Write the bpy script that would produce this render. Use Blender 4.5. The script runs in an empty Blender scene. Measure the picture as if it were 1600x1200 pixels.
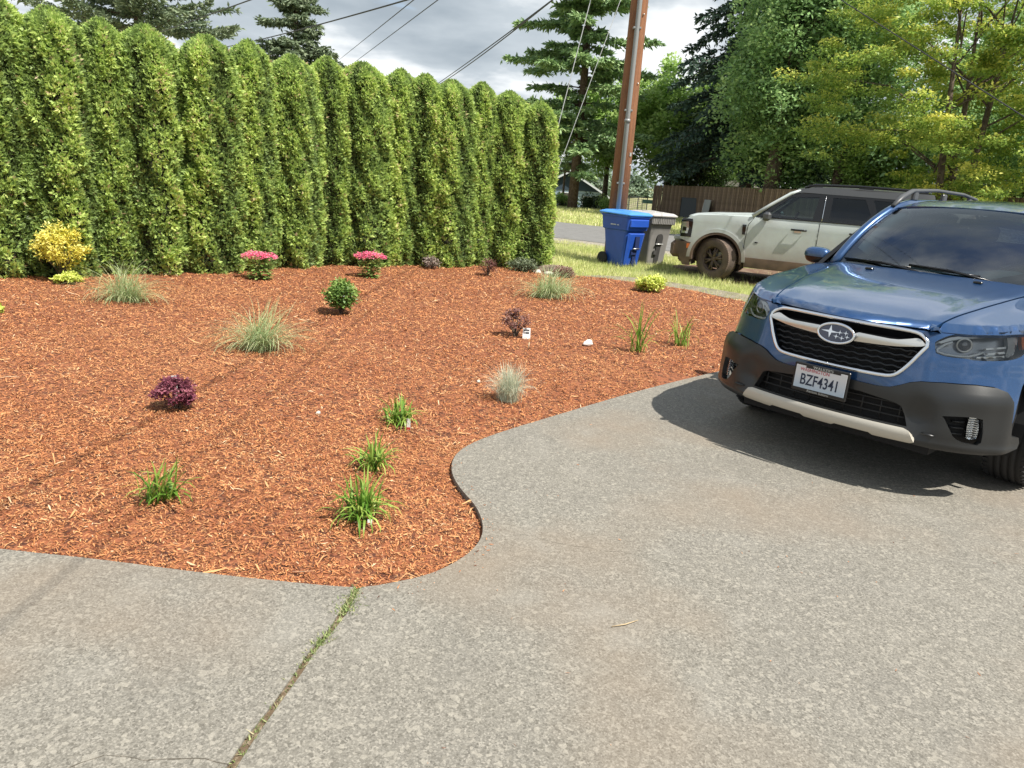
import bpy, math, random
import numpy as np
from mathutils import Vector, Matrix, geometry
rng = np.random.default_rng(7)
random.seed(7)
scene = bpy.context.scene
C = scene.collection
PI = math.pi

# ------------------------------------------------------------------ camera, sky, sun, exposure
CAM_F, CAM_P, CAM_R, CAM_H = 1162.4, .2711, .0733, 1.5221
cam_d = bpy.data.cameras.new('camera'); cam = bpy.data.objects.new('camera', cam_d); C.objects.link(cam)
cam_d.sensor_width = 36.0; cam_d.lens = CAM_F / 1600 * 36; cam_d.clip_end = 900; cam_d.clip_start = .05
_f = Vector((0, math.cos(CAM_P), -math.sin(CAM_P))); _r = Vector((1, 0, 0)); _u = _r.cross(_f)
_c, _s = math.cos(CAM_R), math.sin(CAM_R)
_r2 = _c * _r + _s * _u; _u2 = -_s * _r + _c * _u
M = Matrix((_r2, _u2, -_f)).transposed().to_4x4(); M.translation = (0, 0, CAM_H)
cam.matrix_world = M
scene.camera = cam

SUN_EL = math.radians(56); SUN_DIR = Vector((.80, -.60, 0)).normalized()
sd = Vector((SUN_DIR.x * math.cos(SUN_EL), SUN_DIR.y * math.cos(SUN_EL), math.sin(SUN_EL)))
sun_d = bpy.data.lights.new('sun', 'SUN'); sun_d.energy = 5.0; sun_d.angle = math.radians(.53); sun_d.color = (1, .95, .86)
sun = bpy.data.objects.new('sun', sun_d); C.objects.link(sun)
sun.rotation_euler = sd.to_track_quat('Z', 'Y').to_euler(); sun.location = (10, -8, 20)

world = bpy.data.worlds.new('World'); scene.world = world; world.use_nodes = True
nt = world.node_tree; nt.nodes.clear()
def wn(t, **k):
    n = nt.nodes.new(t)
    for a, b in k.items(): setattr(n, a, b)
    return n
wo = wn('ShaderNodeOutputWorld'); mixs = wn('ShaderNodeMixShader')
sky = wn('ShaderNodeTexSky', sky_type='NISHITA', sun_disc=False)
sky.sun_elevation = SUN_EL; sky.sun_rotation = math.atan2(SUN_DIR.x, SUN_DIR.y); sky.air_density = 1.0; sky.dust_density = 1.0
bg1 = wn('ShaderNodeBackground'); bg1.inputs[1].default_value = .13
bg2 = wn('ShaderNodeBackground'); bg2.inputs[1].default_value = .78
tc = wn('ShaderNodeTexCoord'); sep = wn('ShaderNodeSeparateXYZ')
nt.links.new(tc.outputs['Generated'], sep.inputs[0])
def wm(op, a, b=None, clamp=False):
    n = wn('ShaderNodeMath', operation=op, use_clamp=clamp)
    for i, v in enumerate((a, b)):
        if v is None: continue
        if isinstance(v, (int, float)): n.inputs[i].default_value = v
        else: nt.links.new(v, n.inputs[i])
    return n.outputs[0]
den = wm('ADD', wm('MAXIMUM', sep.outputs[2], 0.0), .18)
cx = wm('DIVIDE', sep.outputs[0], den); cy = wm('DIVIDE', sep.outputs[1], den)
comb = wn('ShaderNodeCombineXYZ'); nt.links.new(cx, comb.inputs[0]); nt.links.new(cy, comb.inputs[1])
n1 = wn('ShaderNodeTexNoise'); n1.inputs['Scale'].default_value = .9; n1.inputs['Detail'].default_value = 8; n1.inputs['Roughness'].default_value = .55
n1.inputs['Distortion'].default_value = .25
nt.links.new(comb.outputs[0], n1.inputs['Vector'])
n2 = wn('ShaderNodeTexNoise'); n2.inputs['Scale'].default_value = 1.5; n2.inputs['Detail'].default_value = 7
mp = wn('ShaderNodeMapping'); mp.inputs['Location'].default_value = (3.3, 1.7, 0)
nt.links.new(comb.outputs[0], mp.inputs[0]); nt.links.new(mp.outputs[0], n2.inputs['Vector'])
cov = wn('ShaderNodeValToRGB'); cov.color_ramp.elements[0].position = .30; cov.color_ramp.elements[1].position = .42
nt.links.new(wm('SUBTRACT', n1.outputs['Fac'], wm('MULTIPLY', wm('SUBTRACT', sep.outputs[2], .30, True), .16)), cov.inputs[0])
ccol = wn('ShaderNodeValToRGB'); e = ccol.color_ramp.elements
e[0].position = .34; e[0].color = (.33, .385, .435, 1); e[1].position = .60; e[1].color = (.86, .885, .90, 1)
m_ = e.new(.5); m_.color = (.48, .535, .58, 1)
nt.links.new(n2.outputs['Fac'], ccol.inputs[0])
nt.links.new(sky.outputs[0], bg1.inputs[0]); nt.links.new(ccol.outputs[0], bg2.inputs[0])
nt.links.new(cov.outputs[0], mixs.inputs[0]); nt.links.new(bg1.outputs[0], mixs.inputs[1]); nt.links.new(bg2.outputs[0], mixs.inputs[2])
nt.links.new(mixs.outputs[0], wo.inputs[0])
scene.view_settings.view_transform = 'Standard'; scene.view_settings.look = 'None'
scene.view_settings.exposure = 0.72; scene.view_settings.gamma = 1; scene.view_settings.use_curve_mapping = False
scene.cycles.max_bounces = 6; scene.cycles.transparent_max_bounces = 12; scene.cycles.caustics_reflective = False; scene.cycles.caustics_refractive = False

# ------------------------------------------------------------------ materials
MATS = {}
ALB = .78    # all albedos share this factor: keeps painted, stone and leaf colours in real-world range at this exposure
def mat(name, col=(.5, .5, .5), rough=.6, metal=0., noise=None, bump=None, tint=None, coat=0, spec=.5, trans=0., coords='Object', noise2=None):
    """noise=(scale, colour_b, lo, hi) ; noise2 the same; bump=(scale, strength, distance); tint=list of (pos,colour) driven by the 'tint' attribute"""
    if name in MATS: return MATS[name]
    if metal < .3:
        ak = .97 if trans > 0 else ALB
        sc_ = lambda c: tuple(v*ak for v in c[:3])
        col = sc_(col); tint = [(p, sc_(c)) for p, c in tint] if tint else None
        noise = (noise[0], sc_(noise[1])) + tuple(noise[2:]) if noise else None; noise2 = (noise2[0], sc_(noise2[1])) + tuple(noise2[2:]) if noise2 else None
    m = bpy.data.materials.new(name); m.use_nodes = True; MATS[name] = m
    t = m.node_tree; b = t.nodes['Principled BSDF']; out = t.nodes['Material Output']
    b.inputs['Roughness'].default_value = rough; b.inputs['Metallic'].default_value = metal
    b.inputs['Specular IOR Level'].default_value = spec
    b.inputs['Coat Weight'].default_value = coat; b.inputs['Coat Roughness'].default_value = .03
    b.inputs['Base Color'].default_value = (*col, 1)
    tcn = t.nodes.new('ShaderNodeTexCoord'); vec = tcn.outputs[coords]
    cur = None
    if tint:
        a = t.nodes.new('ShaderNodeAttribute'); a.attribute_name = 'tint'
        r = t.nodes.new('ShaderNodeValToRGB')
        while len(r.color_ramp.elements) < len(tint): r.color_ramp.elements.new(.5)
        for el, (p, c) in zip(r.color_ramp.elements, tint): el.position = p; el.color = (*c, 1)
        t.links.new(a.outputs['Fac'], r.inputs[0]); cur = r.outputs[0]
    for nz in (noise, noise2):
        if not nz: continue
        sc, c2, lo, hi = nz[:4]
        n = t.nodes.new('ShaderNodeTexNoise'); n.inputs['Scale'].default_value = sc; n.inputs['Detail'].default_value = nz[4] if len(nz) > 4 else 5
        t.links.new(vec, n.inputs['Vector'])
        mr = t.nodes.new('ShaderNodeMapRange'); mr.inputs[1].default_value = lo; mr.inputs[2].default_value = hi
        t.links.new(n.outputs['Fac'], mr.inputs[0])
        mx = t.nodes.new('ShaderNodeMix'); mx.data_type = 'RGBA'
        t.links.new(mr.outputs[0], mx.inputs[0])
        if cur is None: mx.inputs[6].default_value = (*col, 1)
        else: t.links.new(cur, mx.inputs[6])
        mx.inputs[7].default_value = (*c2, 1); cur = mx.outputs[2]
    if cur is not None: t.links.new(cur, b.inputs['Base Color'])
    if bump:
        n = t.nodes.new('ShaderNodeTexNoise'); n.inputs['Scale'].default_value = bump[0]; n.inputs['Detail'].default_value = 4
        t.links.new(vec, n.inputs['Vector'])
        bp = t.nodes.new('ShaderNodeBump'); bp.inputs['Strength'].default_value = bump[1]; bp.inputs['Distance'].default_value = bump[2]
        t.links.new(n.outputs['Fac'], bp.inputs['Height']); t.links.new(bp.outputs[0], b.inputs['Normal'])
    if trans > 0:
        tr = t.nodes.new('ShaderNodeBsdfTranslucent'); ms = t.nodes.new('ShaderNodeMixShader'); ms.inputs[0].default_value = trans
        if cur is not None: t.links.new(cur, tr.inputs[0])
        else: tr.inputs[0].default_value = (*col, 1)
        t.links.new(b.outputs[0], ms.inputs[1]); t.links.new(tr.outputs[0], ms.inputs[2]); t.links.new(ms.outputs[0], out.inputs[0])
    return m
def glass(name, tintc=(.8, .9, .88), refl=1.45, rough=.0):
    if name in MATS: return MATS[name]
    m = bpy.data.materials.new(name); m.use_nodes = True; MATS[name] = m
    t = m.node_tree; t.nodes.clear(); o = t.nodes.new('ShaderNodeOutputMaterial')
    g = t.nodes.new('ShaderNodeBsdfGlossy'); g.inputs['Roughness'].default_value = rough; g.inputs[0].default_value = (.9, .95, 1, 1)
    tr = t.nodes.new('ShaderNodeBsdfTransparent'); tr.inputs[0].default_value = (*tintc, 1)
    fr = t.nodes.new('ShaderNodeFresnel'); fr.inputs[0].default_value = refl
    mx = t.nodes.new('ShaderNodeMixShader')
    t.links.new(fr.outputs[0], mx.inputs[0]); t.links.new(tr.outputs[0], mx.inputs[1]); t.links.new(g.outputs[0], mx.inputs[2]); t.links.new(mx.outputs[0], o.inputs[0])
    return m

# ------------------------------------------------------------------ mesh helpers
def mesh_np(name, V, F, m, tint=None, smooth=False, mi=None):
    """V (n,3); F (m,k) array of equal-sided faces or list of lists"""
    me = bpy.data.meshes.new(name)
    if isinstance(F, np.ndarray):
        nf, k = F.shape
        me.vertices.add(len(V)); me.vertices.foreach_set('co', np.asarray(V, np.float32).ravel())
        me.loops.add(nf * k); me.loops.foreach_set('vertex_index', F.astype(np.int32).ravel())
        me.polygons.add(nf); me.polygons.foreach_set('loop_start', np.arange(0, nf * k, k, dtype=np.int32))
        me.update(calc_edges=True)
    else:
        me.from_pydata([tuple(map(float, v)) for v in V], [], [tuple(int(i) for i in f) for f in F]); me.update()
    for mm in (m if isinstance(m, (list, tuple)) else [m]): me.materials.append(mm)
    n = len(me.polygons)
    if smooth: me.polygons.foreach_set('use_smooth', np.ones(n, bool))
    if mi is not None: me.polygons.foreach_set('material_index', np.asarray(mi, np.int32))
    if tint is not None:
        a = me.attributes.new('tint', 'FLOAT', 'FACE'); a.data.foreach_set('value', np.asarray(tint, np.float32))
    return me
def link(name, me, parent=None, **props):
    o = bpy.data.objects.new(name, me); C.objects.link(o)
    if parent is not None: o.parent = parent
    for k, v in props.items(): o[k] = v
    return o
def thing(name, label, cat, loc=(0, 0, 0), rz=0, group=None):
    o = bpy.data.objects.new(name, None); C.objects.link(o); o.empty_display_size = .1
    o.location = loc; o.rotation_euler = (0, 0, rz); o['label'] = label; o['category'] = cat
    if group: o['group'] = group
    return o
def tag(o, label, cat, group=None):
    o['label'] = label; o['category'] = cat
    if group: o['group'] = group
    return o
def copy_tree(o, parent=None):
    c = o.copy(); C.objects.link(c)
    if parent is not None: c.parent = parent
    for ch in [x for x in bpy.data.objects if x.parent == o]: copy_tree(ch, c)
    return c

class MB:
    """collects shapes and builds one mesh"""
    def __init__(s): s.NV = {}; s.V = []; s.F = []; s.mi = []; s.sm = []; s.cur = 0; s.smooth = False
    def add(s, V, F):
        o = len(s.V); s.V += [tuple(map(float, v)) for v in V]
        for f in F: s.F.append(tuple(int(i) + o for i in f)); s.mi.append(s.cur); s.sm.append(s.smooth)
        return s
    def box(s, c, d, rz=0, bev=0, rot=None):
        x, y, z = [q / 2 for q in d]
        if bev > 0:
            b = min(bev, x * .9, y * .9, z * .9)
            V = []
            for sx in (-1, 1):
                for sy in (-1, 1):
                    for sz in (-1, 1):
                        V += [(sx * x, sy * (y - b), sz * (z - b)), (sx * (x - b), sy * y, sz * (z - b)), (sx * (x - b), sy * (y - b), sz * z)]
            def id(sx, sy, sz, k): return (((sx > 0) * 2 + (sy > 0)) * 2 + (sz > 0)) * 3 + k
            F = []
            for k in range(3):
                for sg in (-1, 1):
                    cs = [(-1, -1), (1, -1), (1, 1), (-1, 1)]
                    f = []
                    for a, b2 in cs:
                        t = [a, b2]; t.insert(k, sg); f.append(id(*t, k))
                    if (sg < 0) != (k == 1): f = f[::-1]
                    F.append(f)
            for k in range(3):           # edges: axis k runs along the edge
                i, j = [q for q in range(3) if q != k]
                for si in (-1, 1):
                    for sj in (-1, 1):
                        t0 = [0, 0, 0]; t0[i] = si; t0[j] = sj; t1 = list(t0); t0[k] = -1; t1[k] = 1
                        f = [id(*t0, i), id(*t1, i), id(*t1, j), id(*t0, j)]
                        a = np.array([V[q] for q in f]); n = np.cross(a[1] - a[0], a[2] - a[0])
                        if np.dot(n, a.mean(0)) < 0: f = f[::-1]
                        F.append(f)
            for sx in (-1, 1):
                for sy in (-1, 1):
                    for sz in (-1, 1):
                        f = [id(sx, sy, sz, 0), id(sx, sy, sz, 1), id(sx, sy, sz, 2)]
                        a = np.array([V[q] for q in f]); n = np.cross(a[1] - a[0], a[2] - a[0])
                        if np.dot(n, a.mean(0)) < 0: f = f[::-1]
                        F.append(f)
        else:
            V = [(a * x, b * y, q * z) for a in (-1, 1) for b in (-1, 1) for q in (-1, 1)]
            F = [(0, 1, 3, 2), (4, 6, 7, 5), (0, 4, 5, 1), (2, 3, 7, 6), (0, 2, 6, 4), (1, 5, 7, 3)]
        R = Matrix.Rotation(rz, 3, 'Z') if rot is None else rot
        return s.add([R @ Vector(v) + Vector(c) for v in V], F)
    def tube(s, pts, r, n=8, cap=True, flat=1., up=(0, 0, 1)):
        pts = [Vector(p) for p in pts]; rs = r if isinstance(r, (list, tuple, np.ndarray)) else [r] * len(pts)
        V = []; prev = None
        for i, p in enumerate(pts):
            d = (pts[min(i + 1, len(pts) - 1)] - pts[max(i - 1, 0)]).normalized()
            a = Vector(up) if prev is None else prev
            if abs(d.dot(a)) > .98: a = Vector((1, 0, 0))
            u = (a - d * a.dot(d)).normalized(); w = d.cross(u); prev = u
            for k in range(n):
                t = 2 * PI * k / n; V.append(p + (u * math.cos(t) * flat + w * math.sin(t)) * rs[i])
        F = []
        for i in range(len(pts) - 1):
            for k in range(n):
                a, b = i * n + k, i * n + (k + 1) % n; F.append((a, b, b + n, a + n))
        if cap: F.append(tuple(range(n))[::-1]); F.append(tuple((len(pts) - 1) * n + k for k in range(n)))
        sm = s.smooth; s.smooth = True; s.add(V, F); s.smooth = sm
        return s
    def lathe(s, prof, n=32, axis='Z', c=(0, 0, 0), smooth=True):
        V = []; F = []
        for r, h in prof:
            for k in range(n):
                t = 2 * PI * k / n; a, b = r * math.cos(t), r * math.sin(t)
                V.append({'Z': (a, b, h), 'Y': (a, h, b), 'X': (h, a, b)}[axis])
        for i in range(len(prof) - 1):
            for k in range(n):
                a, b = i * n + k, i * n + (k + 1) % n
                f = (a, b, b + n, a + n); F.append(f if axis != 'Y' else f[::-1])
        V = [(v[0] + c[0], v[1] + c[1], v[2] + c[2]) for v in V]
        sm = s.smooth; s.smooth = smooth; s.add(V, F); s.smooth = sm
        return s
    def prism(s, poly, z0, z1):
        n = len(poly); V = [(x, y, z0) for x, y in poly] + [(x, y, z1) for x, y in poly]
        F = [tuple(range(n))[::-1], tuple(range(n, 2 * n))] + [(i, (i + 1) % n, (i + 1) % n + n, i + n) for i in range(n)]
        return s.add(V, F)
    def mesh(s, name, m, flip=False):
        V, F = s.V, s.F
        if flip: V = [(x, -y, z) for x, y, z in V]; F = [f[::-1] for f in F]
        me = mesh_np(name, V, F, m)
        if s.NV:
            NN = np.zeros((len(V), 3)); 
            for k_, v_ in s.NV.items(): NN[k_] = v_
            if flip: NN[:, 1] *= -1
            s._nn = NN
        me.polygons.foreach_set('material_index', np.array(s.mi, np.int32)); me.polygons.foreach_set('use_smooth', np.array(s.sm, bool))
        if s.NV: me.normals_split_custom_set_from_vertices([tuple(q) for q in s._nn])
        return me
    def build(s, name, m, parent=None, flip=False, **props): return link(name, s.mesh(name, m, flip), parent, **props)

def cr(xs, ys, x):
    xs = np.asarray(xs, float); ys = np.asarray(ys, float); x = np.clip(np.asarray(x, float), xs[0], xs[-1])
    m = np.gradient(ys, xs, axis=0)
    i = np.clip(np.searchsorted(xs, x) - 1, 0, len(xs) - 2); h = xs[i + 1] - xs[i]; t = (x - xs[i]) / h
    if ys.ndim > 1: t = t[..., None]; h = h[..., None]
    return (2*t**3 - 3*t**2 + 1) * ys[i] + (t**3 - 2*t**2 + t) * h * m[i] + (-2*t**3 + 3*t**2) * ys[i + 1] + (t**3 - t**2) * h * m[i + 1]
def smooth01(t): t = np.clip(t, 0, 1); return t * t * (3 - 2 * t)
def inside(P, poly):
    P = np.asarray(P); x, y = P[:, 0], P[:, 1]; r = np.zeros(len(P), bool); q = np.asarray(poly)
    for i in range(len(q)):
        x1, y1 = q[i]; x2, y2 = q[i - 1]
        c = ((y1 > y) != (y2 > y)); 
        with np.errstate(divide='ignore', invalid='ignore'):
            r ^= c & (x < (x2 - x1) * (y - y1) / (y2 - y1) + x1)
    return r
def dens(poly, sp, closed=True):
    out = []; n = len(poly)
    for i in range(n if closed else n - 1):
        a = np.array(poly[i], float); b = np.array(poly[(i + 1) % n], float)
        k = max(1, int(round(np.linalg.norm(b - a) / sp)))
        for j in range(k): out.append(tuple(a + (b - a) * j / k))
    if not closed: out.append(tuple(poly[-1]))
    return out
def segdist(P, poly, closed=True):
    P = np.asarray(P, float); q = np.asarray(poly, float); d = np.full(len(P), 1e9)
    n = len(q)
    for i in range(n if closed else n - 1):
        a = q[i]; b = q[(i + 1) % n]; ab = b - a; L = max(ab @ ab, 1e-12)
        t = np.clip(((P - a) @ ab) / L, 0, 1); d = np.minimum(d, np.linalg.norm(P - (a + t[:, None] * ab), axis=1))
    return d
def smoothpoly(pts, it=2, closed=True):
    p = [np.array(q, float) for q in pts]
    for _ in range(it):
        o = []; n = len(p)
        for i in range(n if closed else n - 1):
            a, b = p[i], p[(i + 1) % n]; o += [a * .75 + b * .25, a * .25 + b * .75]
        if not closed: o = [p[0]] + o + [p[-1]]
        p = o
    return [tuple(q) for q in p]
def patch(poly, fn, sp=.05, holes=(), thick=.012, off=0., sign=1):
    """triangulated sheet over a 2-D outline, mapped by fn(u,v)->xyz, with a rim `thick` deep. Returns V, F, smoothflags"""
    if getattr(fn, 'inv', False): sign = -sign
    loops = [dens(poly, sp)] + [dens(h, sp) for h in holes]
    pts = [q for l in loops for q in l]; edges = []; o = 0
    for l in loops: edges += [(o + i, o + (i + 1) % len(l)) for i in range(len(l))]; o += len(l)
    P = np.array(poly); lo, hi = P.min(0), P.max(0)
    gx = np.arange(lo[0] + sp / 2, hi[0], sp); gy = np.arange(lo[1] + sp / 2, hi[1], sp)
    if len(gx) and len(gy):
        G = np.stack(np.meshgrid(gx, gy), -1).reshape(-1, 2); G[:, 0] += (np.arange(len(G)) // len(gx) % 2) * sp * .3
        ok = inside(G, poly)
        for h in holes: ok &= ~inside(G, h)
        G = G[ok]
        if len(G):
            d = np.min([segdist(G, l) for l in loops], axis=0); G = G[d > sp * .45]
        pts += [tuple(g) for g in G]
    V2, _, F2, _, _, _ = geometry.delaunay_2d_cdt([Vector(p) for p in pts], edges, [], 0, 1e-6)
    V2 = np.array([tuple(v) for v in V2], float); F2 = np.array([tuple(f) for f in F2])
    cen = V2[F2].mean(1); ok = inside(cen, poly)
    for h in holes: ok &= ~inside(cen, h)
    F2 = F2[ok]
    u, v = V2[:, 0], V2[:, 1]; e = 2e-3
    X = fn(u, v); N = np.cross(fn(u + e, v) - fn(u - e, v), fn(u, v + e) - fn(u, v - e)); N /= np.maximum(np.linalg.norm(N, axis=1, keepdims=True), 1e-12)
    N *= sign
    X = X + N * off
    a = V2[F2[:, 1]] - V2[F2[:, 0]]; b = V2[F2[:, 2]] - V2[F2[:, 0]]; cw = (a[:, 0] * b[:, 1] - a[:, 1] * b[:, 0]) < 0
    F2[cw] = F2[cw][:, ::-1]
    if sign < 0: F2 = F2[:, ::-1]
    V = [tuple(q) for q in X]; F = [tuple(f) for f in F2]; S = [True] * len(F)
    if thick:
        cnt = {}
        for f in F2:
            for i in range(3):
                a, b = int(f[i]), int(f[(i + 1) % 3]); cnt[(a, b)] = 1
        for (a, b) in list(cnt):
            if (b, a) in cnt: continue
            o = len(V); V += [tuple(X[a]), tuple(X[b]), tuple(X[b] - N[b] * thick), tuple(X[a] - N[a] * thick)]
            F.append((o + 1, o, o + 3, o + 2)); S.append(False)
    patch.last = N
    return V, F, S
def patch_obj(name, m, parent, *specs, flip=False, **props):
    mb = MB()
    for sp in specs:
        V, F, S = patch(**sp)
        o = len(mb.F); ov = len(mb.V); mb.add(V, F); mb.sm[o:] = S
        for k_, v_ in enumerate(patch.last): mb.NV[ov + k_] = v_
    return mb.build(name, m, parent, flip=flip, **props)

# ------------------------------------------------------------------ setting: ground, drive, mulch bed, road
def gz(x, y):
    x = np.asarray(x, float); y = np.asarray(y, float)
    return -2.3 * smooth01((y - 46) / 13) * smooth01((13 - x) / 6) + .22 * smooth01((x - 7) / 6) * smooth01((y - 22) / 8) - .012
def nz(x, y, s=1., k=0):
    return (np.sin(x*1.7*s + k) * np.cos(y*2.3*s + 1.3*k) + .5*np.sin(x*4.1*s + y*3.3*s + k*2) + .3*np.cos(x*9.7*s - y*7.1*s + k)) / 1.8
grass_soil = mat('grass soil', (.33, .33, .14), .95, noise=(.5, (.44, .38, .23), .45, .62), noise2=(30, (.20, .24, .08), .45, .7), bump=(60, .5, .02))
conc = mat('old concrete', (.195, .180, .151), .85, noise=(1.1, (.185, .172, .148), .44, .66, 3), noise2=(140, (.32, .30, .255), .45, .70, 8), bump=(260, .4, .003))
# mottled extra layers on the concrete: stains and pale worn patches
def add_layer(m, scale, col, lo, hi, detail=3, loc=(0, 0, 0), fac=1., voronoi=False):
    t = m.node_tree; b = [n for n in t.nodes if n.type == 'BSDF_PRINCIPLED'][0]; src = b.inputs['Base Color'].links[0].from_socket
    tcn = t.nodes.new('ShaderNodeTexCoord'); mp = t.nodes.new('ShaderNodeMapping'); mp.inputs['Location'].default_value = loc
    t.links.new(tcn.outputs['Object'], mp.inputs[0])
    n = t.nodes.new('ShaderNodeTexNoise'); n.inputs['Scale'].default_value = scale; n.inputs['Detail'].default_value = detail; t.links.new(mp.outputs[0], n.inputs['Vector'])
    mr = t.nodes.new('ShaderNodeMapRange'); mr.inputs[1].default_value = lo; mr.inputs[2].default_value = hi; mr.inputs[4].default_value = fac
    t.links.new(n.outputs['Fac'], mr.inputs[0])
    mx = t.nodes.new('ShaderNodeMix'); mx.data_type = 'RGBA'; t.links.new(mr.outputs[0], mx.inputs[0]); t.links.new(src, mx.inputs[6]); mx.inputs[7].default_value = (*[v*ALB for v in col], 1)
    t.links.new(mx.outputs[2], b.inputs['Base Color'])
def add_stones(m, scale, ramp):
    t = m.node_tree; b = [n for n in t.nodes if n.type == 'BSDF_PRINCIPLED'][0]; src = b.inputs['Base Color'].links[0].from_socket
    tcn = t.nodes.new('ShaderNodeTexCoord'); v = t.nodes.new('ShaderNodeTexVoronoi'); v.inputs['Scale'].default_value = scale; t.links.new(tcn.outputs['Object'], v.inputs['Vector'])
    sp_ = t.nodes.new('ShaderNodeSeparateColor'); t.links.new(v.outputs['Color'], sp_.inputs[0])
    for ch, (c, lo, hi, fac) in enumerate(ramp):
        mr = t.nodes.new('ShaderNodeMapRange'); mr.inputs[1].default_value = lo; mr.inputs[2].default_value = hi; mr.inputs[4].default_value = fac; t.links.new(sp_.outputs[ch], mr.inputs[0])
        mx = t.nodes.new('ShaderNodeMix'); mx.data_type = 'RGBA'; t.links.new(mr.outputs[0], mx.inputs[0]); t.links.new(src, mx.inputs[6]); mx.inputs[7].default_value = (*[q*ALB for q in c], 1); src = mx.outputs[2]
    t.links.new(src, b.inputs['Base Color'])
add_stones(conc, 170, [((.40, .37, .315), .72, .95, .65), ((.085, .077, .063), .70, .95, .60)])
add_stones(conc, 75, [((.40, .37, .31), .80, .97, .55), ((.11, .10, .08), .82, .97, .45)])
add_layer(conc, .8, (.265, .20, .14), .48, .66, 5, (2.3, 8.1, 0), .50)
add_layer(conc, 3.5, (.34, .32, .28), .56, .76, 9, (7.7, 3.1, 0), .38)
add_layer(conc, 2.2, (.15, .142, .125), .58, .75, 7, (1.2, 4.4, 0), .30)
add_layer(conc, 420, (.50, .48, .44), .66, .74, 2, (1, 9, 0), .8)

mulch_edge = [(-9, 2.85), (-6, 2.78), (-3.6, 2.68), (-1.93, 2.56), (-1.54, 2.54), (-1.16, 2.50), (-.86, 2.48), (-.61, 2.47), (-.51, 2.475), (-.41, 2.52), (-.29, 2.59), (-.2, 2.68), (-.12, 2.81), (-.08, 2.95),
              (-.085, 3.1), (-.13, 3.27), (-.21, 3.43), (-.27, 3.59), (-.30, 3.77), (-.28, 3.97), (-.19, 4.16), (-.01, 4.40), (.23, 4.68), (.56, 5.07), (.99, 5.56), (1.50, 6.09), (1.78, 6.36), (2.5, 7.1), (3.4, 8.05)]
mulch_far = [(3.75, 8.6), (3.85, 9.3), (3.62, 10.1), (3.14, 10.91), (2.83, 11.38), (2.4, 11.72), (1.93, 11.97), (1.34, 12.22), (.71, 12.36), (.3, 12.9), (.2, 13.9)]
mulch_back = [(-1.2, 14.2), (-3.2, 13.0), (-5.6, 10.9), (-7.4, 9.2), (-9, 8.4)]
edge_s = smoothpoly(mulch_edge, 2, closed=False)
mulch_poly = edge_s + smoothpoly(mulch_far, 1, closed=False) + mulch_back
# the land
xs = np.concatenate([[-400, -150], np.arange(-60, 61, 2.), [150, 400]]); ys = np.concatenate([[-60], np.arange(-8, 81, 2.), [150, 300, 800]])
GX, GY = np.meshgrid(xs, ys); GZ = gz(GX, GY) - .03
V = np.stack([GX, GY, GZ], -1).reshape(-1, 3); nx = len(xs)
F = np.array([(j*nx+i, j*nx+i+1, (j+1)*nx+i+1, (j+1)*nx+i) for j in range(len(ys)-1) for i in range(nx-1)])
link('ground', mesh_np('ground', V, F, grass_soil, smooth=True), kind='structure')

# driveway slab (right of the joint) and walkway slab (left of it); their edge is a real step onto the bed
ji = min(range(len(edge_s)), key=lambda i: abs(edge_s[i][0] + .51) + abs(edge_s[i][1] - 2.475))
jx, jy = edge_s[ji]
joint = [(jx, jy), (-.535, 2.31), (-.545, 2.22), (-.585, 2.06), (-.597, 1.97), (-.618, 1.80), (-.64, 1.68), (-.655, 1.57), (-.72, 1.2), (-.9, 0), (-1.1, -6)]
jr = [(x + .011 + .004*math.sin(i*2.1), y) for i, (x, y) in enumerate(joint)]; jl = [(x - .011 - .004*math.sin(i*1.3), y) for i, (x, y) in enumerate(joint)]
right_edge = [jr[0]] + edge_s[ji+1:]
drive = jr[::-1][:-1] + right_edge + [(3.95, 8.5), (5.2, 9.6), (9, 12.2), (16, 9), (16, -6)]
walk = edge_s[:ji] + [jl[0]] + jl[1:] + [(-9, -6)]
def slab(name, poly, z, m, th=.12, bev=.008):
    P = [Vector((x, y, 0)) for x, y in poly]
    mb = MB(); n = len(poly)
    tri = geometry.tessellate_polygon([P])
    mb.add([(x, y, z) for x, y in poly], [t if (P[t[1]]-P[t[0]]).cross(P[t[2]]-P[t[0]]).z > 0 else t[::-1] for t in tri])
    area = sum(poly[i-1][0]*poly[i][1] - poly[i][0]*poly[i-1][1] for i in range(n))
    o = [(i, (i+1) % n, (i+1) % n + n, i + n) for i in range(n)]
    if area > 0: o = [f[::-1] for f in o]
    mb.add([(x, y, z) for x, y in poly] + [(x, y, z - th) for x, y in poly], o)
    return mb.build(name, m, None, kind='structure')
slab('driveway', drive, 0.0, conc)
slab('walkway', walk, 0.001, conc)
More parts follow.
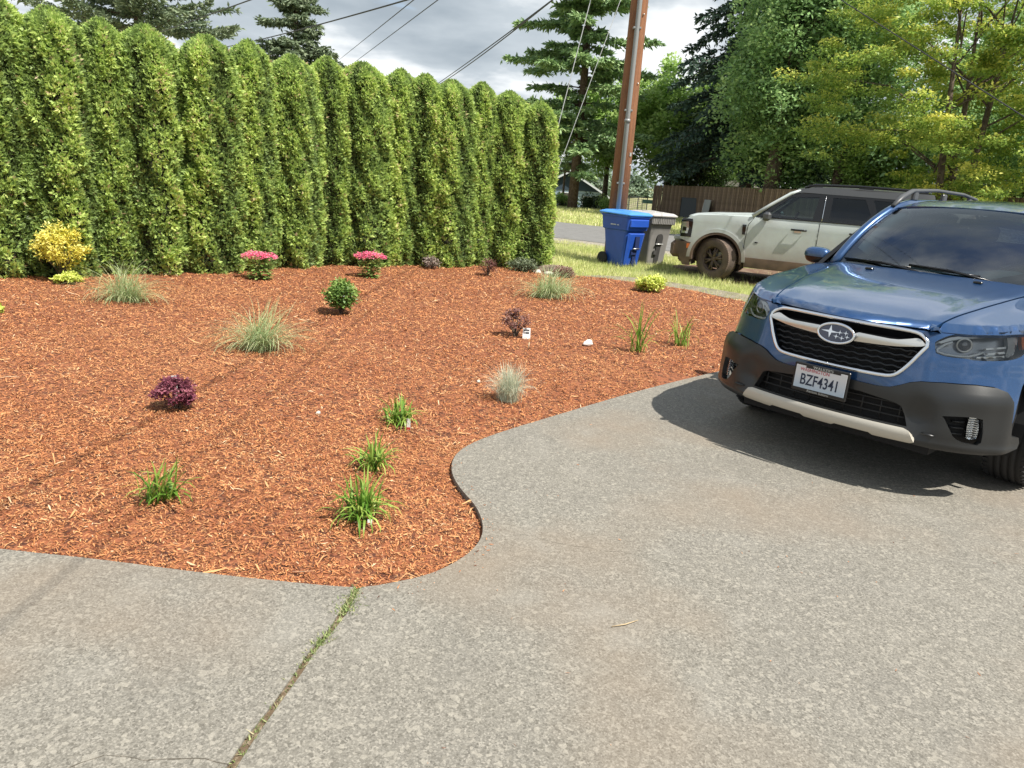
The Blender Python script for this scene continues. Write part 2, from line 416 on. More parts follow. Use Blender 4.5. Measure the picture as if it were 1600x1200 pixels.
# dirt in the joint, hairline cracks
dirt = mat('joint dirt', (.14, .095, .055), .95, noise=(60, (.28, .22, .15), .45, .65), bump=(120, .6, .01))
mb = MB()
for i in range(len(joint) - 1):
    (x0, y0), (x1, y1) = joint[i], joint[i+1]
    mb.add([(x0-.03, y0, -.006), (x0+.03, y0, -.006), (x1+.03, y1, -.006), (x1-.03, y1, -.006)], [(0, 3, 2, 1)])
mb.build('joint_dirt', dirt, None, kind='structure')
crk = mat('hairline crack', (.10, .085, .065), .95, noise=(40, (.25, .22, .18), .5, .6))
mb = MB()
def crack(pts, w):
    pts = dens(pts, .03, False); pts = [(x + rng.normal(0, .004), y + rng.normal(0, .004)) for x, y in pts]
    for i in range(len(pts) - 1):
        a, b = np.array(pts[i]), np.array(pts[i+1]); d = b - a; n = np.array([-d[1], d[0]]) / max(1e-6, np.linalg.norm(d)) * w * rng.uniform(.3, 1)
        mb.add([(*(a-n), .0022), (*(a+n), .0022), (*(b+n), .0022), (*(b-n), .0022)], [(0, 1, 2, 3)])
crack([(-1.25, 1.50), (-1.06, 1.53), (-.98, 1.59), (-.87, 1.58), (-.76, 1.60), (-.66, 1.585)], .0018)
crack([(-.07, 2.95), (.1, 3.0), (.3, 2.93), (.55, 2.9), (.8, 2.80)], .0007)
mb.build('hairline_crack', crk, None, kind='structure')

# mulch base with a gentle uneven surface
red = mat('mulch base', (.32, .105, .042), .95, noise=(28, (.10, .03, .014), .46, .60), noise2=(70, (.50, .21, .09), .52, .7), bump=(45, .9, .03))
mpoly = np.array(mulch_poly)
edge_np = np.array(edge_s)
def mulch_z(x, y):
    P = np.stack([np.ravel(x), np.ravel(y)], -1); d = np.full(len(P), 9.)
    for i in range(len(edge_np) - 1):
        a, b = edge_np[i], edge_np[i+1]; ab = b - a; t = np.clip(((P-a) @ ab) / (ab @ ab), 0, 1); d = np.minimum(d, np.linalg.norm(P - (a + t[:, None]*ab), axis=1))
    z = -.028 + .045 * smooth01(d / .5) + .02 * smooth01(d/2.5) + (.014 * nz(P[:, 0], P[:, 1], 1.) + .011 * nz(P[:, 0], P[:, 1], 3.1, 2) + .007*nz(P[:, 0], P[:, 1], 9., 5)) * smooth01(d / .25 + .2)
    return z.reshape(np.shape(x))
V, F, S = patch(mulch_poly, lambda u, v: np.stack([u, v, mulch_z(u, v)], -1), sp=.08, thick=.08)
mb = MB(); mb.add(V, F); mb.sm = S
mb.build('mulch_bed', red, None, kind='structure')

# the shredded bark itself: bent slivers lying every way
def chips(n, xr, yr, size):
    x = rng.uniform(*xr, n * 2); y = rng.uniform(*yr, n * 2); P = np.stack([x, y], -1)
    ok = inside(P, mulch_poly); P = P[ok][:n]; P = P + rng.normal(0, .014, P.shape); return P, np.full(len(P), size)
zones = [(64000, (-3.6, .1), (2.4, 4.2), .72), (48000, (-4.6, 1.2), (4.2, 6.2), .88), (44000, (-6.6, 2.4), (6.2, 8.6), 1.15), (36000, (-6.6, 3.9), (8.6, 12.6), 1.5)]
Ps, Ss = zip(*[chips(*z) for z in zones]); P = np.concatenate(Ps); SZ = np.concatenate(Ss)
def slivers(P, SZ, Z, L=(.012, .045), Wd=(.0025, .0085), tilt=.27):
    n = len(P); a = rng.uniform(0, 2*PI, n); el = rng.normal(0, tilt, n); Ln = (L[0] + (L[1]-L[0]) * rng.random(n)**2.2) * SZ; W_ = rng.uniform(*Wd, n) * SZ
    D = np.stack([np.cos(a)*np.cos(el), np.sin(a)*np.cos(el), np.sin(el)], -1)
    S_ = np.cross(D, np.stack([rng.normal(0, .35, n), rng.normal(0, .35, n), np.ones(n)], -1)); S_ /= np.linalg.norm(S_, axis=1, keepdims=True)
    N = np.cross(S_, D); c = np.stack([P[:, 0], P[:, 1], Z + .002 + np.abs(np.sin(el))*Ln*.35 + rng.uniform(-.002, .006, n)*SZ], -1)
    bend = N * (rng.normal(0, .16, n) * Ln)[:, None]
    A = c - D*(Ln/2)[:, None]; B = c + D*(Ln/2)[:, None]; m_ = c + bend; w = S_*(W_/2)[:, None]
    V = np.stack([A - w*.5, A + w*.5, m_ + w, m_ - w, B + w*.4, B - w*.4], 1).reshape(-1, 3)
    i = np.arange(n)[:, None] * 6
    F = np.concatenate([i + np.array([0, 3, 2, 1]), i + np.array([3, 5, 4, 2])], 1).reshape(-1, 4)
    return V, F
chipm = mat('shredded bark', rough=.9, tint=[(0, (.05, .018, .010)), (.10, (.20, .065, .030)), (.30, (.48, .18, .070)), (.60, (.66, .29, .118)), (.90, (.75, .43, .20)), (1, (.82, .60, .38))], spec=.25,
            noise=(.45, (.62, .30, .13), .5, .75))
V, F = slivers(P, SZ, mulch_z(P[:, 0], P[:, 1]))
t = np.clip(rng.beta(1.5, 1.5, len(P)) * np.clip(.9 + .22*nz(P[:, 0], P[:, 1], 2.2, 3) + .15*nz(P[:, 0], P[:, 1], 7, 1), .5, 1.2), 0, .93); t[rng.random(len(P)) < .012] = 1
link('bark_mulch', mesh_np('bark_mulch', V, F, chipm, tint=np.repeat(t, 2)), None, kind='stuff', label='reddish orange shredded bark mulch covering the planting bed', category='mulch')
# bigger pale splinters on top
n = 520; P = np.stack([rng.uniform(-5, 2.5, n*3), 2.45 + 8*rng.random(n*3)**1.5], -1); P = P[inside(P, mulch_poly)][:n]
V, F = slivers(P, np.ones(len(P)), mulch_z(P[:, 0], P[:, 1]) + .008, (.05, .13), (.004, .010), .12)
t = rng.choice([.75, .9, .97, 1.], len(P), p=[.45, .3, .15, .1])
link('bark_splinters', mesh_np('bark_splinters', V, F, chipm, tint=np.repeat(t, 2)), None, kind='stuff', label='longer pale bark splinters strewn over the mulch', category='mulch')
# crumbs that strayed onto the concrete
n = 260; P = np.concatenate([np.stack([rng.uniform(-.6, 4, n), rng.uniform(1.2, 6.5, n)], -1), np.array([(edge_s[i][0] + abs(rng.normal(0, .05)), edge_s[i][1] - abs(rng.normal(0, .05))) for i in rng.integers(8, len(edge_s)-6, 220)])])
P = P[inside(P, drive)]
V, F = slivers(P, np.ones(len(P)) * .7, np.full(len(P), .001), (.006, .03), (.002, .006), .1)
link('stray_bark', mesh_np('stray_bark', V, F, chipm, tint=np.repeat(rng.choice([.02, .08, .3, .6], len(P)), 2)), None, kind='stuff', label='tiny crumbs of bark scattered on the concrete driveway', category='mulch')
# a thin pale twig lying on the drive
mb = MB(); mb.tube([(.418, 2.335, .004), (.47, 2.35, .008), (.52, 2.385, .006)], [.0018, .0024, .0012], 6)
tag(mb.build('twig', mat('dry twig', (.55, .42, .25), .8), None), 'thin curved straw coloured twig lying alone on the driveway', 'twig')

# road, verge, parking dirt
rd = np.array([.85, -.527]); rnm = np.array([.527, .85])
r0 = np.array([.8, 20.9])
def strip(name, d0, d1, z, m, l0=-80, l1=80, wob=.0, step=1.0, **pr):
    t = np.arange(l0, l1 + .1, step); V = []; F = []
    for i, q in enumerate(t):
        for d in (d0 + wob*nz(q, 0., 1., 3), d1 + wob*nz(q, 3., 1.2, 1)):
            p = r0 + rd*q + rnm*d; V.append((p[0], p[1], float(max(gz(p[0], p[1]), -.012)) + z))
        if i: F.append((2*i-2, 2*i-1, 2*i+1, 2*i)[::-1])
    return link(name, mesh_np(name, V, F, m), None, kind='structure', **pr)
asph = mat('worn asphalt', (.20, .196, .188), .9, noise=(3, (.16, .156, .15), .45, .65), noise2=(90, (.27, .26, .25), .5, .7), bump=(150, .3, .01))
grav = mat('shoulder gravel', (.36, .32, .26), .95, noise=(14, (.22, .19, .14), .45, .62), noise2=(60, (.5, .47, .41), .52, .7), bump=(70, .6, .02))
strip('road', 0, 7.0, .012, asph, wob=.05)
strip('road_shoulder', -1.5, .1, .004, grav, wob=.25)
parkp = [(3.3, 14.2), (2.9, 15.6), (5, 16.2), (9, 14), (12, 12), (12, 9.8), (9, 10.6), (6.5, 11.7), (5.0, 12.4), (4.0, 13.2)]
bare = mat('bare brown dirt', (.16, .085, .05), .95, noise=(6, (.24, .17, .11), .45, .65), bump=(50, .6, .02))
V, F, S = patch(smoothpoly(parkp, 2), lambda u, v: np.stack([u, v, u*0 + .012], -1), sp=.5, thick=.03); mb = MB(); mb.add(V, F); mb.build('parking_dirt', bare, None, kind='structure')
sandp = [(.9, 12.45), (1.4, 12.35), (2.0, 12.1), (2.5, 11.85), (3.0, 11.35), (3.4, 10.7), (3.8, 10.2), (4.3, 10.6), (3.9, 11.4), (3.0, 12.2), (2.3, 12.8), (1.5, 12.9)]
V, F, S = patch(smoothpoly(sandp, 2), lambda u, v: np.stack([u, v, u*0 + .006], -1), sp=.4, thick=.02); mb = MB(); mb.add(V, F); mb.build('sandy_path', mat('sandy dirt', (.27, .235, .175), .95, noise=(5, (.17, .16, .085), .45, .6), noise2=(60, (.36, .32, .25), .5, .7), bump=(60, .5, .02)), None, kind='structure')

# grass blades
def blades(P, h, w, Z, lean=.5, k=1):
    n = len(P); a = rng.uniform(0, 2*PI, n); H = h * rng.uniform(.4, 1.3, n); L = rng.normal(0, lean, n) * H
    b = np.stack([P[:, 0], P[:, 1], Z], -1); s = np.stack([np.cos(a), np.sin(a), 0*a], -1) * (w * rng.uniform(.6, 1.3, n) / 2)[:, None]
    d2 = rng.uniform(0, 2*PI, n); tip = b + np.stack([np.cos(d2)*L, np.sin(d2)*L, H], -1)
    V = np.stack([b - s, b + s, tip], 1).reshape(-1, 3); return V, np.arange(3*n).reshape(-1, 3)
grassm = mat('verge grass', rough=.7, trans=.35, tint=[(0, (.34, .42, .13)), (.45, (.60, .66, .24)), (.8, (.78, .74, .38)), (1, (.86, .80, .55))])
n = 150000; P = np.stack([rng.uniform(.4, 9, n), rng.uniform(10.4, 20, n)], -1)
dline = (P - r0) @ rnm
dens_ = .5 + .5*nz(P[:, 0], P[:, 1], .9, 4)
ok = ~inside(P, mulch_poly) & (dline < -1.0) & (rng.random(n) < np.clip(dens_*1.6, .12, 1) * np.where(inside(P, smoothpoly(sandp, 2)), .28, 1.) * np.where(inside(P, smoothpoly(parkp, 2)), .04, 1.)) & ~inside(P, drive)
P = P[ok]; hh = .075 + .10 * smooth01((nz(P[:, 0], P[:, 1], 1.1, 7) + .1)) * (P[:, 1] > 12.6)
V, F = blades(P, hh, .011, gz(P[:, 0], P[:, 1]) - .02, .45)
link('verge_grass', mesh_np('verge_grass', V, F, grassm, tint=np.clip(rng.beta(2, 2.2, len(P)) + .2*nz(P[:, 0], P[:, 1], .7, 2), 0, 1)), None, kind='stuff', label='patchy sunlit green and straw grass between bed and road', category='grass')
n = 90000; q = rng.uniform(-30, 30, n); d = 7.2 + 16 * rng.random(n)**1.2; P = r0 + q[:, None]*rd + d[:, None]*rnm
P = P[(P[:, 1] < 47)]
V, F = blades(P, .12, .05, gz(P[:, 0], P[:, 1]) - .03, .5)
link('far_lawn', mesh_np('far_lawn', V, F, grassm, tint=np.clip(rng.beta(2, 1.8, len(P)) + .15*nz(P[:, 0], P[:, 1], .3), 0, 1)), None, kind='stuff', label='short yellow green grass on the far side of the road', category='grass')
# moss and weeds in the joint
jp = np.array(joint)
P = []
for a, b, cnt, w in ((0, .10, 110, .009), (.10, .30, 330, .022), (.34, .5, 60, .010), (.5, .60, 170, .015), (.62, .74, 60, .01), (.74, 2, 200, .008)):
    t = rng.uniform(a, b, cnt); yy = jy - t*.62; xx = np.interp(-yy, -jp[:, 1], jp[:, 0]); P.append(np.stack([xx + rng.normal(0, w, cnt), yy], -1))
P = np.concatenate(P)
V, F = blades(P, .013, .006, np.full(len(P), -.004), 1.1)
link('joint_moss', mesh_np('joint_moss', V, F, mat('joint moss', rough=.8, trans=.25, tint=[(0, (.10, .13, .04)), (.5, (.27, .36, .12)), (1, (.45, .40, .24))]), tint=rng.random(len(P))), None, kind='stuff', label='green moss and tiny weeds growing in the concrete joint', category='moss')

# ------------------------------------------------------------------ foliage builders
bark = mat('tree bark', (.10, .07, .05), .95, noise=(8, (.19, .145, .11), .42, .62), bump=(30, .8, .03))
barkred = mat('fir bark', (.13, .085, .06), .95, noise=(10, (.22, .16, .12), .42, .62), bump=(30, .8, .03))
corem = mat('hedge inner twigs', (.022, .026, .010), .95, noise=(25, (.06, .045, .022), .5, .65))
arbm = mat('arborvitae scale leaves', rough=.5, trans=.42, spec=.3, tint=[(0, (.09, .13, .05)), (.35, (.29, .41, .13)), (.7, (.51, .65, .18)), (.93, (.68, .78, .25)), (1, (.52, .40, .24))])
def rhombs(c, d, s, L, W_):
    """c base, d direction, s side : thin leaf shapes with a slight fold"""
    A = c; B = c + d*(L*.45)[:, None] + s*(W_/2)[:, None]; T = c + d*L[:, None]; B2 = c + d*(L*.45)[:, None] - s*(W_/2)[:, None]
    n = len(c); return np.stack([A, B, T, B2], 1).reshape(-1, 3), np.arange(4*n).reshape(-1, 4)
def unit(v): return v / np.maximum(np.linalg.norm(v, axis=-1, keepdims=True), 1e-9)
def arbor_mesh(name, H, R, n, seed):
    g = np.random.default_rng(seed)
    nc = n//5; kc = g.integers(0, nc, n); cz_ = H * g.random(nc)**.93; ct = g.uniform(0, 2*PI, nc); cd = g.beta(1.3, 3.0, nc)
    z = np.clip(cz_[kc] + g.normal(0, .035, n), 0, H); th = ct[kc] + g.normal(0, .09, n)
    def prof(z):
        t = z / H
        return R * cr([0, .06, .25, .6, .86, .955, 1.], [.86, .97, 1.0, .95, .80, .56, .10], t)
    ph = g.uniform(0, 6, 6)
    def lump(th, z): return .12*np.sin(3*th + .12*z + ph[0]) + .10*np.sin(5*th - .25*z + ph[1]) + .07*np.sin(7*th + 6*z + ph[2]) + .06*np.sin(2*th - 9*z + ph[3]) + .05*np.sin(11*th + 13*z + ph[4])
    lm = lump(th, z); r = prof(z) * (1 + lm)
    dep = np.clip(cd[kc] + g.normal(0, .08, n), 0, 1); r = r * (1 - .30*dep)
    out = np.stack([np.cos(th), np.sin(th), 0*th], -1)
    c = out * r[:, None]; c[:, 2] = z
    up = np.array([0, 0, 1.]); d = unit(out*g.uniform(.35, 1.1, n)[:, None] + up*g.uniform(-.1, 1.0, n)[:, None] + g.normal(0, .5, (n, 3)))
    s = unit(np.cross(d, g.normal(0, 1, (n, 3))))
    Vs = []; Fs = []; Ts = []; o = 0
    base_t = np.clip(.44 + 1.2*lm - .55*dep + g.normal(0, .10, n) + g.normal(0, .09, nc)[kc] + .05*(z/H), .02, .93)  # furrows and inner sprays tinted darker: hedge shade put into the colour
    dead = g.random(n) < .012; base_t[dead] = 1
    for ang, ln, k in ((0, .046, 1.), (.75, .034, .85), (-.75, .034, .85)):
        dd = unit(d*math.cos(ang) + s*math.sin(ang) + g.normal(0, .10, (n, 3))); ss = unit(np.cross(np.cross(d, s), dd))
        L = ln * g.uniform(.7, 1.35, n); V, F = rhombs(c + d*(.012 if ang == 0 else .006), dd, ss, L, L*.42)
        Vs.append(V); Fs.append(F + o); o += len(V); Ts.append(np.clip(base_t + (.10 if ang == 0 else 0), 0, 1))
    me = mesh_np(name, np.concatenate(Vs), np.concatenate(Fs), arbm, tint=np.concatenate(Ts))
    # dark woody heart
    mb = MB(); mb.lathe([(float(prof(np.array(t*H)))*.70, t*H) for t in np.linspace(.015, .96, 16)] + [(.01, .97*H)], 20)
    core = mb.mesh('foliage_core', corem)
    return me, core
mb = MB(); mb.tube([(0, 0, -.03), (.01, 0, .2), (0, .01, 1.0), (0, 0, 2.2)], [.05, .04, .03, .015], 8); trunk_me = mb.mesh('trunk', bark)
variants = [arbor_mesh('foliage', 2.92, .415, 33000, 11), arbor_mesh('foliage', 2.92, .40, 33000, 12), arbor_mesh('foliage', 2.92, .425, 33000, 13), arbor_mesh('foliage', 2.92, .315, 25000, 14)]
hedge = [(-5.88, 8.50, 2.98, 0, 1.0, 'half cut off by the left edge, leftmost and tallest in the row'), (-5.38, 8.82, 2.96, 1, 1.0, 'directly behind the small yellow shrub'), (-5.02, 9.22, 2.90, 3, 1.0, 'slim one just right of the yellow shrub'),
         (-4.62, 9.51, 2.89, 2, 1.02, 'wide one behind the leftmost grass tuft'), (-4.12, 9.93, 2.95, 0, 1.0, 'broad one just left of the left pink flowers'), (-3.74, 10.42, 2.90, 3, 1.05, 'slim one right behind the left pink flowers'),
         (-3.34, 10.92, 2.95, 1, 1.02, 'broad one just right of the left pink flowers'), (-2.95, 11.42, 2.90, 3, 1.0, 'slim one set back left of the right pink flowers'), (-2.50, 11.72, 2.99, 2, 1.03, 'broad one directly behind the right pink flowers'),
         (-2.04, 12.08, 2.93, 3, 1.12, 'slim one just right of the right pink flowers'), (-1.68, 12.26, 2.90, 3, 1.1, 'slim one behind the small greyish pink plant'), (-1.23, 12.38, 2.92, 1, .98, 'broad one left of the small dark shrub'),
         (-.84, 12.72, 2.86, 3, 1.0, 'slim set back one directly behind the small dark shrub'), (-.40, 12.98, 2.90, 0, .98, 'second from the right end, just right of the small dark shrub'), (.16, 12.98, 2.66, 3, 1.02, 'slender free standing one at the right end above the stones')]
for i, (x, y, h, v, w, lab) in enumerate(hedge):
    t = thing('arborvitae', 'hedge arborvitae, ' + lab, 'hedge tree', (x, y, -.01), rng.uniform(0, 6.28), 'arborvitae columns of the hedge')
    h *= 1 + .022*math.sin(i*2.7 + 1) ; w *= 1 + .05*math.sin(i*1.9); s = h / 2.92
    t.rotation_euler = (.012*math.sin(i*3.1), .014*math.cos(i*2.3), t.rotation_euler.z)
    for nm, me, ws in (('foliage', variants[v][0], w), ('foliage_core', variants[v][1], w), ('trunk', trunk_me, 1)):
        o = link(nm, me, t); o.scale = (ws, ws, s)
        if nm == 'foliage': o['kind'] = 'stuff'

def clump_leaves(cen, rad, per, size, g, tshape=(2, 2), flat=1., aspect=.55, tb=0., droop=0.):
    k = np.repeat(np.arange(len(cen)), per); n = len(k)
    off = g.normal(0, 1, (n, 3)); off = unit(off) * (g.random(n)**.5)[:, None]; off[:, 2] *= flat
    c = cen[k] + off * rad[k][:, None]
    d = unit(g.normal(0, 1, (n, 3)) * [1, 1, .6] + off*.6 + [0, 0, -droop]); s = unit(np.cross(d, g.normal(0, 1, (n, 3))*[.6, .6, 1.6]))
    L = size * g.uniform(.6, 1.4, n); V, F = rhombs(c, d, s, L, L*aspect)
    t = np.clip(g.beta(*tshape, n)*.5 + .25 + .28*off[:, 2] / max(flat, .3) + g.normal(0, .12, len(cen))[k] + tb, 0, 1)  # higher leaves of each clump tinted lighter: sunlit tops put into the colour
    return V, F, t
def decid(name, label, base, H, cz, rx, ry, rz, nclump, per, leaf, crad, m, seed, trunk_r=.25, cat='tree', forks=((0, 0),), flat=1., center=(0, 0), hollow=.35, bm=None, aspect=.55, group=None, droop=0., tb=0.):
    g = np.random.default_rng(seed); x, y, z = base
    t = thing(name, label, cat, (x, y, z), 0, group)
    # clump centres in an uneven ellipsoid
    u = unit(g.normal(0, 1, (nclump, 3))); rr = g.uniform(hollow, 1, nclump)**.6
    lump = 1 + .18*np.sin(3*u[:, 0]*2 + seed) + .15*np.sin(5*u[:, 1]*2 + seed*2) + .14*np.sin(7*u[:, 2] + 3*u[:, 0])
    cen = u * (rr*lump)[:, None] * [rx, ry, rz] + [center[0], center[1], cz]
    cen = cen[cen[:, 2] > .35]
    rad = crad * g.uniform(.6, 1.3, len(cen))
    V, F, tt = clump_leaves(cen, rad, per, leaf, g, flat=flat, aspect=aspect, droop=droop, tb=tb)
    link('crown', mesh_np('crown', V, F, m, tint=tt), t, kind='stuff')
    mb = MB()
    for fx, fy in forks:
        top = Vector((fx + center[0]*.5 + g.normal(0, .1), fy + center[1]*.5, min(H*.75, cz + rz*.5)))
        mb.tube([(fx*.3, fy*.3, -.2), (fx*.55, fy*.55, top.z*.25), (fx*.8, fy*.8, top.z*.6), top], [trunk_r*1.15, trunk_r*.9, trunk_r*.65, trunk_r*.2], 10)
    mb.build('trunk', bm or bark, t)
    mb = MB()
    for i in g.choice(len(cen), min(len(cen), 34), replace=False):
        c = Vector(cen[i]); f = forks[i % len(forks)]; hz = max(.25*c.z, min(c.z*.75, H*.7)); a = Vector((f[0]*.8, f[1]*.8, hz)); mid = a.lerp(c, .5) + Vector((0, 0, .12*(c-a).length))
        mb.tube([a, mid, c], [trunk_r*.28, trunk_r*.16, trunk_r*.05], 5, cap=False)
    mb.build('branches', bm or bark, t)
    return t
def fir(name, label, base, H, L0, z0, m, seed, droop=.25, wild=.15, whorls=26, per=5, gap=.0, trunk_r=.28, cat='tree', tw=1., leaf=.26, bm=None, twn=1.):
    g = np.random.default_rng(seed); x, y, z = base
    t = thing(name, label, cat, (x, y, z), 0)
    mb = MB(); mb.tube([(0, 0, -.2), (.05, 0, H*.3), (0, .05, H*.65), (0, 0, H)], [trunk_r, trunk_r*.8, trunk_r*.5, .03], 10); mb.build('trunk', bm or barkred, t)
    br = MB(); cs = []; ds = []; Ls = []
    for w in range(whorls):
        hh = z0 + (H*.985 - z0) * (w + g.uniform(-.3, .3)) / whorls; fr = 1 - (hh - z0) / (H - z0)
        ln0 = L0 * (fr**.75) * g.uniform(.65, 1.15) + .25
        a0 = g.uniform(0, 2*PI)
        for b in range(per):
            if g.random() < gap: continue
            a = a0 + b*2*PI/per + g.normal(0, .25); ln = ln0 * g.uniform(.75 - wild, 1.05 + wild*.6); hh = hh + g.normal(0, wild*.75)
            dirv = np.array([math.cos(a), math.sin(a), 0.]); P = []
            for k in range(7):
                q = k/6; P.append(np.array([0, 0, hh]) + dirv*ln*q + np.array([0, 0, ln*(.10*q - droop*q*q*1.1 + .10*q**4)]))
            br.tube([tuple(p) for p in P], [max(.012, .05*fr)*(1 - .8*k/6) for k in range(7)], 4, cap=False)
            nt_ = int(max(6, ln*15*twn))
            for _ in range(nt_):
                q = g.uniform(.12, 1.0)**.8; k = min(5, int(q*6)); p = P[k]*(1-(q*6-k)) + P[k+1]*(q*6-k)
                side = np.array([-dirv[1], dirv[0], 0]) * g.choice([-1, 1]); tl = (.22 + .30*ln*(1-q*.75)*.5) * g.uniform(.5, 1.2) * tw
                td = unit(side*g.uniform(.5, 1) + dirv*g.uniform(.2, .9) + np.array([0, 0, -droop*1.3*g.uniform(.3, 1.3)]))
                for j in range(4):
                    cs.append(p + td*tl*(j/4) + g.normal(0, .035, 3)); ds.append(unit(td + g.normal(0, .35, 3))); Ls.append(leaf*g.uniform(.6, 1.2))
    br.build('branches', bm or barkred, t)
    c = np.array(cs); d = np.array(ds); L = np.array(Ls); n = len(c)
    s = unit(np.cross(d, g.normal(0, .5, (n, 3)) + [0, 0, 1])); V, F = rhombs(c, d, s, L, L*.36)
    s2 = unit(np.cross(d, s)); V2, F2 = rhombs(c, unit(d + g.normal(0, .3, (n, 3))), s2, L*.8, L*.26)
    link('needles', mesh_np('needles', np.concatenate([V, V2]), np.concatenate([F, F2 + len(V)]), m, tint=np.clip(np.tile(g.beta(2, 2, n), 2), 0, 1)), t, kind='stuff')
    return t
def leafm(name, a, b, c, tr=.35, rough=.5): return mat(name, rough=rough, trans=tr, spec=.35, tint=[(0, a), (.5, b), (1, c)])
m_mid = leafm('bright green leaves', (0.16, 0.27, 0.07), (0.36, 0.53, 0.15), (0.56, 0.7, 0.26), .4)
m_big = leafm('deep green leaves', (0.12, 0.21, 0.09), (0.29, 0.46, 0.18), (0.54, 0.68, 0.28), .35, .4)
m_maple = leafm('yellow green maple leaves', (0.09, 0.17, 0.04), (0.3, 0.43, 0.08), (0.86, 0.8, 0.18), .45)  # yellow end of the tint stands for sunlit highlights
m_fir = leafm('fir needles', (0.12, 0.21, 0.1), (0.28, 0.42, 0.18), (0.46, 0.58, 0.27), .2)
m_dfir = leafm('dark fir needles', (0.035, 0.065, 0.055), (0.07, 0.12, 0.085), (0.14, 0.2, 0.13), .1)
m_bfir = leafm('grey green fir needles', (0.11, 0.16, 0.1), (0.21, 0.27, 0.16), (0.33, 0.38, 0.24), .2)  # needles paled, distance haze put into the colour
m_dshrub = leafm('dark shrub leaves', (0.02, 0.04, 0.014), (0.045, 0.085, 0.025), (0.11, 0.16, 0.05), .1)
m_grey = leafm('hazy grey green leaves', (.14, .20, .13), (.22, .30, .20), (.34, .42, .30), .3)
G_ = lambda x, y: float(gz(x, y))
fir('fir_tree', 'tall ragged fir rising behind the blue house, left of the utility pole', (2.75, 44.9, G_(2.75, 44.9)), 17.5, 4.3, 3.0, m_fir, 3, droop=.20, whorls=32, per=6, gap=.25, trunk_r=.30, tw=1.5, leaf=.36, twn=2.3, wild=.6)
fir('dark_fir_tree', 'dark drooping fir reaching out left of the big leafy tree', (12.1, 42.8, .1), 19, 5.6, 3.4, m_dfir, 5, droop=.45, whorls=30, per=7, trunk_r=.45, tw=1.5, leaf=.34, twn=1.2)
fir('fir_tree', 'grey green fir whose top shows over the middle of the hedge', (-12.9, 43.1, -.1), 11.4, 3.6, 2.0, m_bfir, 8, droop=.16, whorls=26, per=7, trunk_r=.35, tw=1.2, leaf=.3, twn=1.3)
fir('fir_tree', 'fir whose branch tips show over the left part of the hedge', (-17.6, 35.5, -.1), 12.5, 4.3, 6.4, m_bfir, 9, droop=.05, whorls=14, per=7, trunk_r=.35, tw=1.2, leaf=.28, twn=1.4)
decid('leafy_tree', 'bright green open crowned tree right of the utility pole', (8.9, 49, G_(8.9, 49)), 10, 5.5, 3.7, 3.2, 3.5, 170, 170, .26, .85, m_mid, 21, .26, hollow=.25)
decid('leafy_tree', 'bright green tree seen between the utility pole and the fir trunk', (5.2, 51, G_(5.2, 51)), 9, 6.2, 2.2, 2.0, 3.0, 80, 150, .26, .75, m_mid, 22, .2)
decid('leafy_tree', 'light leafy tree low behind the dark round shrub and fence', (12.2, 52, .1), 6, 3.2, 2.7, 2.2, 2.0, 70, 150, .24, .7, m_mid, 23, .16)
decid('leafy_tree', 'light green leafy tree whose crown shows above the blue house', (2.6, 54, G_(2.6, 54)), 9, 6.6, 2.1, 1.6, 2.6, 60, 130, .20, .55, m_mid, 29, .1)
decid('leafy_tree', 'huge deep green tree with a thick trunk behind the fence', (11.43, 36.24, .2), 15, 7.8, 3.0, 3.2, 6.0, 360, 190, .19, .9, m_big, 24, .40, hollow=.3, center=(.4, 0))
decid('leafy_tree', 'deep green tree with slimmer trunk behind the light green car roof', (13.95, 35.0, .2), 14, 7.6, 2.6, 2.6, 5.4, 230, 180, .19, .9, m_big, 25, .27, hollow=.3)
decid('maple_tree', 'large yellow green maple overhanging behind the blue car', (13.2, 23.8, .2), 10, 5.4, 4.1, 3.2, 4.2, 600, 200, .105, .52, m_maple, 26, .12, forks=((.9, .8), (-.6, .9), (.2, 1.2)), tb=.05, flat=.38, hollow=.55, aspect=.5, droop=.15)
decid('leafy_tree', 'dark tree filling the gap behind the maple at the right edge', (19.5, 31, .3), 13, 5.2, 4.6, 3.5, 5.2, 240, 150, .22, 1.1, m_big, 27, .3)
decid('understorey_tree', 'bushy green growth under the big tree, just above the fence', (13.2, 38.3, .2), 6, 3.4, 2.3, 1.5, 1.9, 130, 150, .17, .6, m_big, 41, .1)
decid('understorey_tree', 'bushy green growth above the fence behind the suv roof', (15.6, 34.5, .2), 6, 3.5, 2.4, 1.5, 2.0, 130, 150, .16, .6, m_mid, 42, .1)
decid('understorey_tree', 'bushy dark growth low behind the maple above the blue car', (17.6, 27.5, .2), 5, 2.8, 3.0, 1.5, 2.6, 150, 150, .16, .7, m_big, 43, .1)
decid('round_shrub', 'dark round evergreen shrub just behind the left part of the fence', (10.5, 48.0, .1), 3.6, 1.9, 1.75, 1.6, 1.75, 90, 130, .13, .55, m_dshrub, 28, .1, 'shrub')
decid('distant_tree', 'pale hazy tree far off between house and utility pole', (8.2, 90, -2.3), 7, 3.3, 3.0, 3, 3.0, 60, 90, .4, 1.1, m_grey, 31, .2)
decid('distant_tree', 'pale hazy tree far off just right of the utility pole', (12.6, 96, -2.3), 6, 2.9, 4.5, 3, 2.4, 60, 90, .4, 1.1, m_grey, 32, .2)
decid('distant_tree', 'pale hazy tree far off directly behind the blue house', (3.5, 98, -2.3), 7, 3.4, 4.5, 3, 3.2, 60, 90, .4, 1.1, m_grey, 33, .2)
decid('distant_tree', 'far dark green tree behind the wooden fence and shed roof', (17.0, 58, 0), 9, 3.8, 4.5, 3, 3.8, 110, 110, .32, 1.2, m_big, 34, .2)
